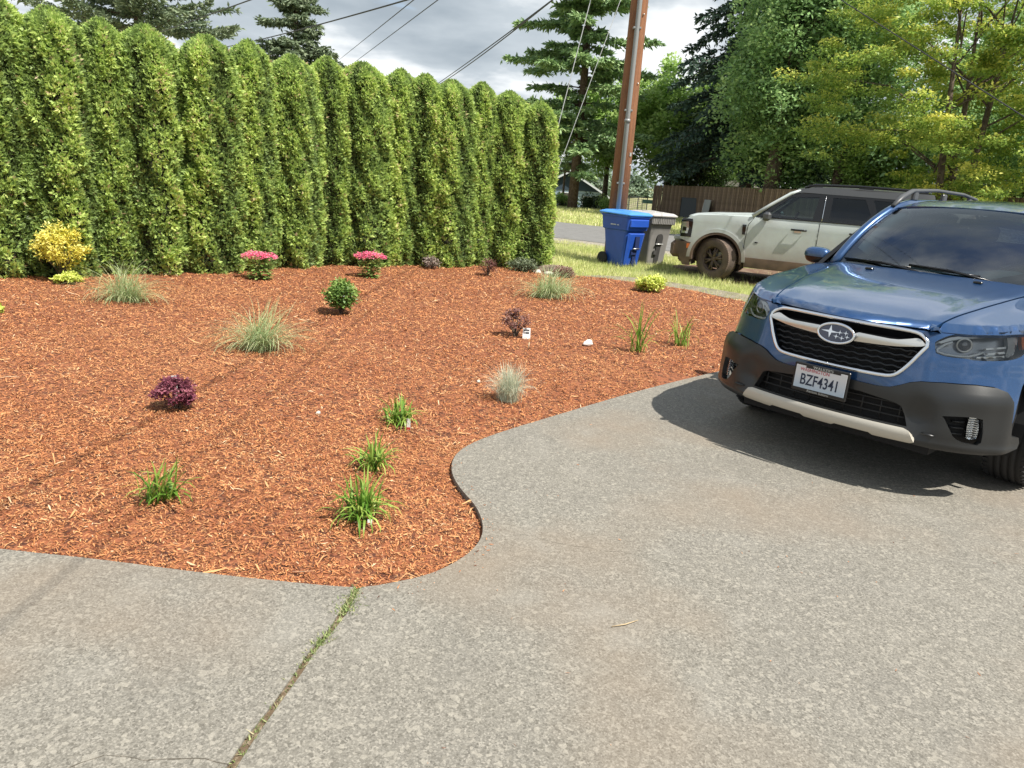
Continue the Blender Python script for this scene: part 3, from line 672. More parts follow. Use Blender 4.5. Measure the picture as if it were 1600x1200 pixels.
decid('clipped_shrub', 'dark clipped shrub in front of the blue house, under its eave', (4.6, 50.5, G_(4.6, 50.5)), 1.5, .62, 1.3, .8, .62, 45, 110, .13, .42, m_dshrub, 35, .05, 'shrub')
decid('clipped_shrub', 'dark shrub at the foot of the fir trunk by the blue house', (2.7, 49.9, G_(2.7, 49.9)), 1.0, .42, .9, .6, .42, 30, 110, .12, .38, m_dshrub, 36, .05, 'shrub')
decid('clipped_shrub', 'light green low shrub across the road, just right of the hedge end', (2.1, 47.6, G_(2.1, 47.6)), 1.0, .42, 1.2, .6, .45, 30, 110, .10, .3, m_mid, 37, .03, 'shrub')
decid('clipped_shrub', 'light green shrub across the road left of the utility pole', (5.6, 49, G_(5.6, 49)), 1.3, .55, 1.0, .6, .6, 26, 110, .11, .34, m_mid, 38, .03, 'shrub')

# ------------------------------------------------------------------ bedding plants
def mzf(x, y): return float(mulch_z(np.array([x]), np.array([y]))[0])
def strap_leaves(g, n, L, W_, spread, seg=5, base=.03, up=1.):
    """arching strap leaves -> V,F,tint"""
    V = []; F = []; T = []
    for i in range(n):
        a = g.uniform(0, 2*PI); l = L*g.uniform(.5, 1.2); lean = g.uniform(.05, 1.0)*spread; d = np.array([math.cos(a), math.sin(a), 0]); s = np.array([-d[1], d[0], 0])
        b = np.array([g.normal(0, base), g.normal(0, base), 0]); tw = g.normal(0, .3); tn = np.clip(g.normal(.5, .22), 0, .95)
        o = len(V); p = b.copy(); ang = PI/2 - .55*lean; w0 = W_*g.uniform(.7, 1.2)
        for k in range(seg + 1):
            q = k/seg; w = w0*(.7 + .6*q)*(1 - q**3.2)
            ss = s*math.cos(tw) + np.array([0, 0, 1])*math.sin(tw)*.5
            V += [p - ss*w/2, p + ss*w/2]
            if k < seg: F.append((o+2*k, o+2*k+1, o+2*k+3, o+2*k+2)); T.append(min(1, tn + .25*q))
            p = p + (d*math.cos(ang) + np.array([0, 0, 1])*math.sin(ang)*up) * l/seg; ang -= lean*(.38 + .55*q)
    return np.array(V), np.array(F), np.array(T)
m_lily = leafm('daylily blades', (.04, .11, .015), (.13, .27, .03), (.42, .52, .12), .35, .4)
def daylily(lab, x, y, n, L, spread, seed, W_=.011, sx=0.):
    g = np.random.default_rng(seed); t = thing('daylily', lab, 'plant', (x, y, mzf(x, y)), 0, 'strappy green daylily clumps in the bed')
    V, F, T = strap_leaves(g, n, L, W_, spread); V[:, 0] += sx*V[:, 2]
    link('blades', mesh_np('blades', V, F, m_lily, tint=T), t, kind='stuff')
    return t
daylily('light green strappy daylily alone near the lower left edge of the bed', -1.54, 3.04, 62, .20, 1.05, 41, sx=.15)
daylily('largest daylily clump, nearest the tip of the bed by the driveway curve', -.62, 3.00, 110, .22, 1.25, 42)
daylily('daylily just above the largest clump, second in the line of three', -.67, 3.55, 75, .19, 1.05, 43)
daylily('daylily with a white plant tag, farthest of the line of three', -.67, 4.28, 85, .20, 1.2, 44)
daylily('sparse tall daylily left of the two near the blue car', 1.14, 6.83, 26, .42, .95, 45, .013)
daylily('sparse daylily beside the blue car bumper, right of the two', 1.66, 7.30, 34, .44, 1.05, 46, .012)
def tuft(name, lab, x, y, n, L, sx, sy, m, seed, W_=.0036, flop=.9, grp='fine bladed ornamental grass tufts', asym=0):
    g = np.random.default_rng(seed); t = thing(name, lab, 'grass tuft', (x, y, mzf(x, y)), 0, grp)
    V, F, T = strap_leaves(g, n, L, W_, flop, seg=5, base=.05 if L > .3 else .035); V[:, 0] = V[:, 0]*sx + asym*V[:, 2]; V[:, 1] *= sy; V[:, 2] = np.maximum(V[:, 2], .004) * (.78 if L > .3 else 1)
    link('blades', mesh_np('blades', V, F, m, tint=T), t, kind='stuff')
m_fes = leafm('green grey grass', (0.16, 0.24, 0.1), (0.34, 0.45, 0.2), (0.62, 0.62, 0.38), .3)
m_blue = leafm('blue fescue', (0.22, 0.28, 0.2), (0.48, 0.54, 0.42), (0.8, 0.74, 0.55), .25)
tuft('ornamental_grass', 'wide floppy grey green grass tuft before the hedge at left', -3.93, 7.35, 480, .52, 1.5, .9, m_fes, 51, flop=1.25)
tuft('ornamental_grass', 'tall feathery grass tuft in the middle left of the bed', -2.08, 5.82, 520, .52, 1.25, .9, m_fes, 52, flop=1.15, asym=.25)
tuft('ornamental_grass', 'flopping green grass tuft near the far right of the bed', .36, 9.62, 520, .55, 1.5, .9, m_fes, 53, flop=1.2, asym=.2)
tuft('ornamental_grass', 'pale silvery fescue tuft near the driveway edge', -.02, 4.97, 800, .27, .95, .85, m_blue, 54, W_=.0026, flop=.8)
tuft('ornamental_grass', 'tiny grey green tuft right behind the flopping grass tuft', .62, 10.25, 150, .20, 1.3, .9, m_fes, 55, flop=1.2)
def shrublet(name, lab, x, y, r, h, nb, per, leaf, m, seed, cat='shrub', flat=.8, stems=True, aspect=.55, crad=.4, flowers=None, cz=.55):
    g = np.random.default_rng(seed); t = thing(name, lab, cat, (x, y, mzf(x, y) if inside([(x, y)], mulch_poly)[0] else -.02))
    u = unit(g.normal(0, 1, (nb, 3))); u[:, 2] = np.abs(u[:, 2]) * g.choice([-.6, 1, 1], nb)
    cen = u*(g.uniform(.4, 1, nb)**.5)[:, None]*[r, r, h*.5] + [0, 0, h*cz]; cen[:, 2] = np.maximum(cen[:, 2], .02)
    V, F, tt = clump_leaves(cen, np.full(nb, r*crad), per, leaf, g, flat=flat, aspect=aspect); V[:, 2] = np.maximum(V[:, 2], .003)
    link('leaves', mesh_np('leaves', V, F, m, tint=tt), t, kind='stuff')
    if stems:
        mb = MB()
        for c in cen[:14]: mb.tube([(0, 0, -.02), tuple(c*[.4, .4, .5]), tuple(c)], [.006, .0045, .002], 4, cap=False)
        mb.build('stems', bark, t)
    return t
m_gold = leafm('golden yellow leaves', (0.5, 0.46, 0.06), (0.8, 0.72, 0.14), (0.92, 0.86, 0.32), .35)
m_yg = leafm('yellow green leaves', (0.28, 0.38, 0.05), (0.6, 0.68, 0.13), (0.82, 0.84, 0.28), .3)
m_purp = leafm('purple leaves', (0.07, 0.016, 0.03), (0.2, 0.05, 0.08), (0.46, 0.18, 0.22), .2)
m_barb = leafm('brown purple leaves', (.06, .022, .02), (.17, .07, .06), (.34, .20, .17), .2)
m_grn = leafm('small green leaves', (0.05, 0.11, 0.02), (0.15, 0.27, 0.055), (0.38, 0.5, 0.15), .3)
m_dull = leafm('dull grey green leaves', (.05, .07, .04), (.11, .14, .08), (.22, .25, .15), .2)
shrublet('golden_shrub', 'feathery golden yellow shrub against the left part of the hedge', -5.15, 8.34, .26, .60, 90, 38, .040, m_gold, 61, flat=.7, cz=.60, crad=.26, aspect=.4)
shrublet('golden_shrub', 'low yellow green plant at the foot of the golden shrub', -5.02, 8.20, .13, .11, 20, 40, .035, m_yg, 62, flat=.5)
shrublet('yellow_plant', 'bit of yellow plant cut off by the left edge of the photo', -4.62, 6.40, .08, .06, 10, 30, .03, m_yg, 63)
shrublet('purple_barberry', 'deep purple barberry bush in the left of the bed', -2.01, 4.25, .115, .19, 60, 40, .020, m_purp, 64, aspect=.65, crad=.26)
shrublet('small_barberry', 'small brownish barberry with a white plant tag beside it', .0, 7.10, .13, .24, 30, 26, .026, m_barb, 65, aspect=.5, crad=.28, cz=.65)
ws = shrublet('flowering_shrub', 'small green shrub with a few white flowers, centre of the bed', -1.82, 7.58, .15, .32, 55, 55, .032, m_grn, 66)
shrublet('variegated_shrub', 'small round yellow and green shrub by the far bed edge', 1.93, 11.0, .19, .20, 50, 60, .04, m_yg, 67)
shrublet('dark_plant', 'small wispy dark purple plant before the hedge, right of centre', -.50, 11.42, .12, .24, 30, 24, .035, m_barb, 68, aspect=.3)
shrublet('low_mound_plant', 'low grey green mound at the foot of the last hedge trees', .03, 12.30, .22, .17, 50, 50, .03, m_dull, 69)
shrublet('low_mound_plant', 'low reddish brown plant right of the flat brown rock', .70, 12.02, .18, .14, 36, 40, .03, m_barb, 70)
shrublet('low_mound_plant', 'small greyish pink plant tucked under the hedge', -1.40, 11.78, .14, .16, 26, 30, .03, leafm('grey pink leaves', (.12, .09, .07), (.28, .22, .19), (.45, .36, .33), .2), 71)
m_wht = mat('white petals', (.80, .78, .72), .6, trans=.2)
def flowers(root, pts, r, m, seed, petals=6, name='flower_head'):
    g = np.random.default_rng(seed); c = np.array(pts); n = len(c)
    Vs = []; Fs = []; o = 0
    for k in range(petals):
        a = 2*PI*k/petals; d = unit(np.stack([np.full(n, math.cos(a)), np.full(n, math.sin(a)), g.uniform(-.1, .5, n)], -1) + g.normal(0, .2, (n, 3))); s = unit(np.cross(d, [0, 0, 1.]))
        V, F = rhombs(c, d, s, r*g.uniform(.8, 1.2, n), np.full(n, r*.8)); Vs.append(V); Fs.append(F+o); o += len(V)
    link(name, mesh_np(name, np.concatenate(Vs), np.concatenate(Fs), m, tint=g.random(n*petals)), root, kind='stuff')
g = np.random.default_rng(5)
flowers(ws, [(.10 + g.normal(0, .05), -.06 + g.normal(0, .05), .22 + g.normal(0, .04)) for _ in range(9)], .022, m_wht, 1, name='blossoms')
m_pink = leafm('pink petals', (0.8, 0.1, 0.24), (0.95, 0.22, 0.4), (0.97, 0.55, 0.66), .3)
m_hyd = leafm('hydrangea leaves', (0.1, 0.2, 0.04), (0.26, 0.42, 0.1), (0.5, 0.62, 0.24), .3)
def pink(lab, x, y, seed):
    g = np.random.default_rng(seed); t = thing('pink_hydrangea', lab, 'flowering plant', (x, y, mzf(x, y)), 0, 'pink flowering plants before the hedge')
    mb = MB()
    for i in range(9):
        a = g.uniform(0, 6.28); r = .17*g.random()**.5; mb.tube([(0, 0, -.01), (r*.5*math.cos(a), r*.5*math.sin(a), .13), (r*math.cos(a), r*math.sin(a), .26)], [.006, .005, .004], 5, cap=False)
    mb.build('stems', mat('green stem', (.12, .2, .05), .6), t)
    n = 230; a = g.uniform(0, 6.28, n); r = .05 + .15*g.random(n); z = g.uniform(.01, .22, n); c = np.stack([r*np.cos(a)*.6, r*np.sin(a)*.6, z], -1)
    d = unit(np.stack([np.cos(a), np.sin(a), g.uniform(-.3, .3, n)], -1)); s = unit(np.cross(d, [0, 0, 1.])); V, F = rhombs(c, d, s, g.uniform(.06, .10, n), g.uniform(.035, .055, n)); V[:, 2] = np.maximum(V[:, 2], .004)
    link('leaves', mesh_np('leaves', V, F, m_hyd, tint=g.random(n)), t, kind='stuff')
    n = 420; a = g.uniform(0, 6.28, n); r = .22*g.random(n)**.5
    flowers(t, np.stack([r*np.cos(a)*1.05, r*np.sin(a)*.8, .275 + .05*(1-(r/.22)**2) + g.normal(0, .014, n)], -1), .019, m_pink, seed, 5)
pink('bright pink flower cluster on green leaves, left of the two', -3.33, 9.50, 81)
pink('bright pink flower cluster on green leaves, right of the two', -2.08, 10.34, 82)

# stones, tags, small litter
def rock(lab, x, y, d, m, seed, z=0, cat='rock', name='rock'):
    import bmesh
    g = random.Random(seed); bm = bmesh.new(); bmesh.ops.create_icosphere(bm, subdivisions=3, radius=1)
    for v in bm.verts:
        p = v.co; k = 1 + .12*math.sin(p.x*3+seed) + .10*math.sin(p.y*5+seed*2) + .07*math.sin(p.z*7 + p.x*4) + g.uniform(-.015, .015); v.co = Vector((p.x*d[0]/2*k, p.y*d[1]/2*k, p.z*d[2]/2*k))
    me = bpy.data.meshes.new(name); bm.to_mesh(me); bm.free(); me.materials.append(m)
    for p in me.polygons: p.use_smooth = True
    o = link(name, me); o.location = (x, y, z + d[2]*.3); o.rotation_euler.z = seed
    return tag(o, lab, cat)
m_rock = mat('brown rock', (.26, .20, .14), .9, noise=(9, (.14, .11, .08), .42, .62), bump=(30, .6, .03))
m_ston = mat('pale stone', (.62, .58, .50), .85, noise=(14, (.45, .41, .34), .5, .65), bump=(40, .4, .01))
rock('flat brown rock lying behind the pale stones at the hedge end', .55, 12.58, (.62, .34, .20), m_rock, 3.1, -.01)
rock('pale oval stone, left of the pair below the last hedge tree', .28, 12.36, (.20, .14, .10), m_ston, 1.2, -.01, 'stone', 'stone')
rock('pale flat stone, right of the pair below the last hedge tree', .46, 12.26, (.24, .15, .10), m_ston, 2.3, -.01, 'stone', 'stone')
rock('white pebble lying alone on the mulch between barberry and daylily', .69, 6.94, (.12, .08, .06), mat('white stone', (.80, .78, .74), .7), .7, .03, 'stone', 'stone')
rock('small pale chip of stone on the mulch right of the purple barberry', -1.18, 4.35, (.035, .03, .022), m_ston, .9, .03, 'stone', 'stone')
rock('tiny pale stone near the middle of the mulch', -.25, 5.35, (.03, .025, .02), m_ston, 1.9, .03, 'stone', 'stone')
m_tag = mat('white plastic tag', (.82, .83, .82), .4)
m_tagr = mat('red print', (.5, .04, .04), .5)
m_tagk = mat('dark print', (.05, .05, .06), .5)
def ptag(lab, x, y, w, h, rz, tilt, dark=True, red=False, z=0):
    zz = mzf(x, y)
    t = thing('plant_tag', lab, 'plant tag', (x, y, zz), rz); t.rotation_euler = (tilt, 0, rz)
    mb = MB(); mb.box((0, 0, h*.5 - .01), (w, .0016, h), bev=.0006); mb.build('tag_card', m_tag, t)
    if dark: mb = MB(); mb.box((0, -.0018, h*.72), (w*.7, .001, h*.12)); mb.box((w*.1, -.0018, h*.5), (w*.45, .001, h*.16)); mb.build('tag_print', m_tagk, t)
    if red: mb = MB(); mb.box((0, -.0018, h*.12), (w*.98, .001, h*.2)); mb.build('tag_foot', m_tagr, t)
ptag('white square plant tag at the right foot of the small barberry', .105, 7.03, .075, .115, .1, -.25)
ptag('narrow white plant tag with red foot in the farthest of the three daylilies', -.60, 4.215, .022, .085, .1, .1, False, True)
ptag('short white plant tag at the foot of the largest daylily', -.575, 2.955, .02, .03, .2, -.1, False)
ptag('greyish plant tag stuck in the top of the purple barberry', -2.03, 4.29, .032, .215, .2, .1, False)
mb = MB(); mb.tube([(.122, 6.56, mzf(.12, 6.56)), (.128, 6.555, mzf(.12, 6.56) + .07)], .005, 6); tag(mb.build('stake', mat('bare wood', (.62, .5, .32), .8), None), 'short pale wooden stick standing upright in the mulch', 'stick')

# ------------------------------------------------------------------ wheels (local: axle along y, outer face at -y ... in car frame +Y outward before the flip)
tyrem = mat('tyre rubber', (.022, .022, .023), .85, bump=(90, .3, .003))
tyred = mat('brownish tyre rubber', (.10, .075, .06), .9, noise=(7, (.17, .12, .09), .4, .65))
def wheel(parent, pos, R, w, rim_r, m_rim, m_tyre, steer=0., side=1, spokes=5, dark=None, name='wheel', twin=True):
    """car frame (x back, y left, z up; flipped later); side=+1 for the car's left"""
    root = bpy.data.objects.new(name, None); C.objects.link(root); root.parent = parent
    root.location = (pos[0], -pos[1], pos[2]); root.rotation_euler = (0, 0, -steer)
    sg = side
    h = w/2; mb = MB()
    prof = [(rim_r-.005, -h*.86), (rim_r+.02, -h*.95), (R-.06, -h), (R-.02, -h*.93), (R-.006, -h*.80)]
    for i in range(1, 5):
        c = -h*.80 + (h*1.6)*i/5
        prof += [(R-.001, c-.006), (R-.009, c-.004), (R-.009, c+.004), (R-.001, c+.006)]
    prof += [(R-.006, h*.80), (R-.02, h*.93), (R-.06, h), (rim_r+.02, h*.95), (rim_r-.005, h*.86)]
    mb.lathe(prof, 56, 'Y', smooth=True)
    for k in range(56):      # shoulder tread blocks
        a = 2*PI*k/56
        for s_ in (-1, 1):
            Rm = Matrix.Rotation(-a, 3, 'Y'); mb.box(Rm @ Vector((R-.008, s_*h*.84, 0)), (.014, h*.24, R*2*PI/56*.62), rot=Rm)
    mb.build('tyre', m_tyre, root)
    mb = MB(); o = -sg   # outward direction in the flipped frame
    mb.lathe([(rim_r, -h*.86), (rim_r+.004, -h*.8), (rim_r-.02, -h*.7), (rim_r-.03, 0), (rim_r-.02, h*.7), (rim_r+.004, h*.8), (rim_r, h*.86)], 40, 'Y')
    yf = o*h*.62
    mb.lathe([(.001, yf+o*.012), (.035, yf+o*.010), (.06, yf), (.065, yf-o*.04), (.001, yf-o*.05)], 24, 'Y')
    for k in range(spokes):
        a0 = 2*PI*k/spokes + .3
        for da in ((-.16, .16) if twin else (0,)):
            a = a0 + da; p0 = Vector((.04*math.cos(a0), yf, .04*math.sin(a0))); p1 = Vector(((rim_r-.02)*math.cos(a), yf-o*.012, (rim_r-.02)*math.sin(a)))
            mb.tube([p0, p0.lerp(p1, .5) + Vector((0, o*.006, 0)), p1], [.021, .017, .020], 6)
        b = a0 + PI/spokes
        mb.lathe([(.001, yf+o*.003), (.008, yf+o*.003), (.008, yf-o*.01)], 8, 'Y', c=(.048*math.cos(b), 0, .048*math.sin(b)))
    mb.build('rim', m_rim, root)
    mb = MB(); yb = o*h*.1; mb.lathe([(.001, yb), (.16, yb), (.16, yb-o*.02)], 32, 'Y'); mb.box((.12, yb+o*.02, .07), (.07, .05, .13)); mb.build('brake_disc', dark or mat('brake metal', (.18, .17, .16), .5, .8), root)
    return root

# ------------------------------------------------------------------ the blue wagon
PLn = np.array([(0,0),(.008,.2),(.035,.4),(.075,.55),(.125,.65),(.21,.75),(.31,.82),(.42,.87),(.58,.905),(.80,.923),(1.1,.927),(1.6,.925),(3.4,.925),(4.2,.90),(4.6,.84),(4.78,.70),(4.84,.4),(4.86,0)])
_sl = np.concatenate([[0], np.cumsum(np.hypot(*np.diff(PLn, axis=0).T))]); SMAX = _sl[-1]
_xs = np.concatenate([[-_sl[1]], _sl]); _pl = np.vstack([[PLn[1][0], -PLn[1][1]], PLn])
def Cc(s):
    p = cr(_xs, _pl, np.abs(s)).copy(); p[..., 1] *= np.where(np.asarray(s) < 0, -1, 1); return p
def Nn(s):
    d = Cc(np.asarray(s, float) + 1e-2) - Cc(np.asarray(s, float) - 1e-2); n = np.stack([-d[..., 1], d[..., 0]], -1); return n / np.linalg.norm(n, axis=-1, keepdims=True)
ZT = [.18,.24,.30,.36,.45,.55,.62,.70,.78,.86,.92,.98,1.04,1.12]
STt = np.array([0,.45,.62,.80,.95,1.15,1.5,2.0,4.0,SMAX])
Dt = np.array([[.14,.06,.02,.01,.02,.02,.02,.03,.045,.065,.10,.16,.18,.2],[.14,.06,.02,.01,.02,.02,.03,.045,.06,.085,.12,.17,.2,.2],[.14,.06,.02,.00,.00,.015,.04,.06,.075,.10,.13,.17,.2,.2],
[.14,.05,.015,.00,.00,.01,.035,.06,.075,.10,.13,.17,.2,.2],[.13,.05,.01,.00,.00,.01,.03,.05,.065,.09,.115,.15,.2,.2],[.12,.05,.01,.00,.00,.008,.02,.035,.05,.07,.09,.12,.15,.2],
[.10,.05,.02,.01,.00,.005,.015,.02,.025,.035,.05,.07,.10,.14],[.08,.03,.01,.01,.015,.03,.035,.03,.025,.025,.03,.045,.065,.10],[.08,.03,.01,.01,.015,.03,.035,.03,.025,.025,.03,.04,.055,.08],[.10,.06,.03,.02,.02,.02,.02,.03,.035,.04,.045,.06,.08,.10]])
def Wf(s, z):
    s, z = np.broadcast_arrays(np.asarray(s, float), np.asarray(z, float)); a = np.abs(s)
    rows = np.stack([cr(ZT, Dt[i], z) for i in range(len(STt))], -1)
    i = np.clip(np.searchsorted(STt, a) - 1, 0, len(STt) - 2); t = smooth01((a - STt[i]) / (STt[i+1] - STt[i]))
    d = np.take_along_axis(rows, i[..., None], -1)[..., 0]*(1-t) + np.take_along_axis(rows, (i+1)[..., None], -1)[..., 0]*t
    p = Cc(s) - Nn(s)*d[..., None]; return np.stack([p[..., 0], p[..., 1], z], -1)
Wf.inv = True
HR = .035
def Hd(x, y):
    b = cr([.05, .1, .3, .5, .8, 1.1, 1.45, 1.7], [.935, .945, .985, 1.015, 1.055, 1.085, 1.12, 1.13], x); ay = np.abs(y)
    ridge = .014*np.exp(-((ay - (.40 + .16*x))/.06)**2)
    plat = .012*smooth01(((.40 + .16*x) - ay)/.10)*smooth01((x-.15)/.4)
    return b - .05*(ay/.85)**2.4 + ridge*smooth01((x - .08)/.3) - .012 + plat
srim = np.concatenate([np.linspace(0, 1.3, 66), np.linspace(1.32, 2.25, 40)])
zr = np.full(len(srim), .93)
for _ in range(25):
    q = Wf(srim, zr); zr = .5*zr + .5*(Hd(q[:, 0], q[:, 1]) - HR)
rimP = Wf(srim, zr); rim2 = rimP[:, :2]
def ztop(s): return np.interp(np.abs(s), np.concatenate([srim, [2.6, 4.4, SMAX]]), np.concatenate([zr, [1.075, 1.13, 1.10]]))
def Tf(x, y):
    x, y = np.broadcast_arrays(np.asarray(x, float), np.asarray(y, float)); P = np.stack([x, np.abs(y)], -1).reshape(-1, 2)
    e = segdist(P, rim2, closed=False).reshape(x.shape); k = np.clip(1 - e/HR, 0, 1)
    return np.stack([x, y, Hd(x, y) - HR*(1 - np.sqrt(np.maximum(1 - k*k, 0)))], -1)
paint = mat('metallic blue paint', (.014, .050, .140), .28, .45, coat=1.0, noise=(900, (.028, .092, .23), .45, .65, 1))
clad = mat('dark grey cladding plastic', (.020, .021, .022), .36, spec=.55, bump=(700, .12, .001))
blk = mat('gloss black trim', (.008, .008, .009), .22)
liner = mat('black void liner', (.006, .006, .007), .8)
chrome = mat('bright chrome', (.75, .76, .78), .12, 1.0)
satin = mat('satin silver trim', (.62, .61, .58), .32, .85)
carg = glass('windscreen glass', (.72, .86, .90), 2.15)
lampg = glass('lamp lens', (.93, .95, .96), 1.55)
tintg = glass('dark tinted glass', (.10, .12, .13), 1.5)
mirror_s = lambda pts: [(-a, b) for a, b in pts][::-1]
car = thing('parked_car', 'metallic blue station wagon with Washington plate, parked on the driveway', 'car', (1.763, 4.083, 0), .7736)
S_of_x = lambda x: float(np.interp(x, PLn[:-1, 0], _sl[:-1]))
AX, AZ = .955, .352; sA = S_of_x(AX)
def arc(cx_, cz_, r, a0, a1, n): return [(cx_ + r*math.cos(math.radians(a0 + (a1-a0)*i/n)), cz_ + r*math.sin(math.radians(a0 + (a1-a0)*i/n))) for i in range(n+1)]
# outlines in (s, z)
clad_top = [(0, .583), (.20, .577), (.276, .576), (.33, .583), (.375, .602), (.42, .626), (.47, .641), (.58, .652), (.74, .660), (.85, .655), (.905, .638), (.94, .59), (.957, .48), (.975, .405)]
grille_h = [(0, .888), (.15, .888), (.30, .887), (.385, .884), (.425, .874), (.468, .835), (.43, .775), (.40, .722), (.36, .668), (.33, .645), (.29, .637), (.15, .635), (0, .635)]
sym = lambda h: h + [(-a, b) for a, b in h[::-1][1:] if a > 1e-6] if h[0][0] < 1e-6 and h[-1][0] > 1e-6 else h + [(-a, b) for a, b in h[::-1] if a > 1e-6]
grille = sym(grille_h)
head = [(.492, .845), (.50, .855), (.53, .874), (.575, .893), (.625, .905), (.78, .919), (.93, .930), (1.06, .943), (1.155, .953), (1.18, .945), (1.14, .90), (1.08, .845), (1.03, .812), (.97, .796), (.89, .787), (.72, .779), (.68, .785), (.585, .781), (.515, .791), (.505, .80)]
head_l = smoothpoly(head, 1)
# front cover: painted
top_line = [(s, float(ztop(s)) - .005) for s in np.linspace(1.20, .0, 26)]
half = clad_top[:-1] + [(.985, .47), (1.00, .56), (1.04, .66), (1.10, .735), (1.17, .79), (1.20, .80)] + top_line
bump_poly = half[:-1] + [(-a, b) for a, b in half[::-1]][:-1]
patch_obj('bumper_cover', paint, car, dict(poly=bump_poly, fn=Wf, sp=.035, holes=[grille, head_l, mirror_s(head_l)], thick=.02, sign=1), flip=True)
# front fenders
arc_paint = arc(sA, AZ, .465, 30, 152, 14)
fen = [(1.205, .80), (1.205, float(ztop(1.205)))] + [(s, float(ztop(s))) for s in np.linspace(1.3, 2.05, 8)] + [(2.08, .9), (2.10, .6), (2.08, .40), (1.96, .385)] + [p for p in arc_paint if p[0] > 1.15]
fender_top = [(.105, .455), (.45, .515), (.8, .575), (1.15, .625), (1.42, .665)] + [tuple(p) for p in rim2[::-1] if p[1] > .46 and p[0] < 1.47 and p[0] > .1][::2]
for sg in (1, -1):
    fl = [(a*sg, b) for a, b in fen][::sg]; ft = [(a, b*sg) for a, b in fender_top][::sg]
    patch_obj('fender', paint, car, dict(poly=fl, fn=Wf, sp=.05, thick=.02, sign=1), dict(poly=ft, fn=Tf, sp=.03, thick=.015, sign=1), flip=True)
# bonnet
hs = [(.105, .445), (.45, .505), (.8, .565), (1.15, .615), (1.40, .652)]
fr = [tuple(p) for p in rim2 if p[1] <= .445][::2]
hood = [(p[0] + .0005, p[1]) for p in fr] + hs + [(1.40, .64), (1.36, .5), (1.31, .3), (1.29, 0)]
hoodp = hood + [(a, -b) for a, b in hood[::-1] if b > 1e-6]
patch_obj('bonnet', paint, car, dict(poly=hoodp, fn=Tf, sp=.035, thick=.02, sign=1), flip=True)
# cladding: bumper lower
bot_h = [(.99, .40), (1.04, .392), (1.055, .36), (1.04, .333), (.93, .305), (.84, .297), (.60, .298), (.50, .305), (.46, .318), (0, .318)]
intake_h = [(0, .532), (.19, .528), (.37, .508), (.405, .494), (.43, .45), (.452, .392), (0, .392)]
fogh = [(.600, .486), (.615, .470), (.640, .430), (.668, .385), (.70, .362), (.735, .355), (.79, .352), (.808, .368), (.805, .43), (.790, .492), (.735, .50), (.66, .494)]
ch = clad_top + bot_h
clad_poly = ch[:-1] + [(0, .318)] + [(-a, b) for a, b in ch[::-1] if a > 1e-6]
def Wc(s, z):
    p = Wf(s, z); a = np.abs(s); n = Nn(s)
    o = .012 + .022*np.exp(-((a-.78)/.24)**2)*np.exp(-((z-.60)/.06)**2) + .012*np.exp(-((z-.318)/.03)**2) - .018*np.exp(-((a-.50)/.07)**2)*np.exp(-((z-.46)/.09)**2) + .010*np.exp(-((a-.93)/.05)**2)
    p = p.copy(); p[..., :2] += n*o[..., None]; return p
Wc.inv = True
patch_obj('lower_bumper', clad, car, dict(poly=clad_poly, fn=Wc, sp=.028, holes=[sym(intake_h), fogh, mirror_s(fogh)], thick=.035, sign=1), flip=True)
# dark liner behind everything (front shell), and grille / intake backs
lin = [(s, .30) for s in np.linspace(-1.25, 1.25, 41)] + [(s, .86) for s in np.linspace(1.25, -1.25, 41)]
patch_obj('front_liner', liner, car, dict(poly=lin, fn=Wf, sp=.06, thick=0, off=-.075, sign=1), flip=True)
def on(s, z, off=0.):
    p = Wf(np.array([s]), np.array([z]))[0]; n = Nn(np.array([s]))[0]; return Vector((p[0] + n[0]*off, p[1] + n[1]*off, p[2]))
def ring(poly, off, r, n=6, sp=.02):
    d = dens(poly, sp); p = [on(a, b, off) for a, b in d]; return p + [p[0], p[1]]
mb = MB(); mb.tube(ring(smoothpoly(grille, 1), .006, .011), .0115, 8, cap=False); mb.build('grille_surround', chrome, car, flip=True)
mb = MB()
for k in range(6):
    z = .660 + .031*k; hw = np.interp(z, [.645, .668, .722, .775, .83], [.30, .355, .395, .425, .455])
    pts = [on(s, z + .0035*math.cos(s*95 + k*1.6), -.022) for s in np.linspace(-hw, hw, 90)]
    mb.tube(pts, .0105, 6, flat=.55)
mb.build('grille_slats', mat('gunmetal slats', (.02, .022, .025), .3, .4), car, flip=True, kind='stuff')
def Wwing(a, b): p = Wf(a, b).copy(); p[..., :2] += Nn(a)*(.012 + .008*np.cos((np.asarray(b)-.822)*60))[..., None]; return p
Wwing.inv = True
for s in (1, -1):
    wing = [(.085, .838), (.20, .835), (.30, .832), (.365, .846), (.405, .856), (.425, .852), (.452, .832), (.445, .822), (.40, .812), (.30, .796), (.135, .788), (.085, .786)]
    w = [(a*s, b) for a, b in wing][::s]
    patch_obj('grille_wing', satin, car, dict(poly=smoothpoly(w, 1), fn=Wwing, sp=.02, thick=.03, sign=1), flip=True)
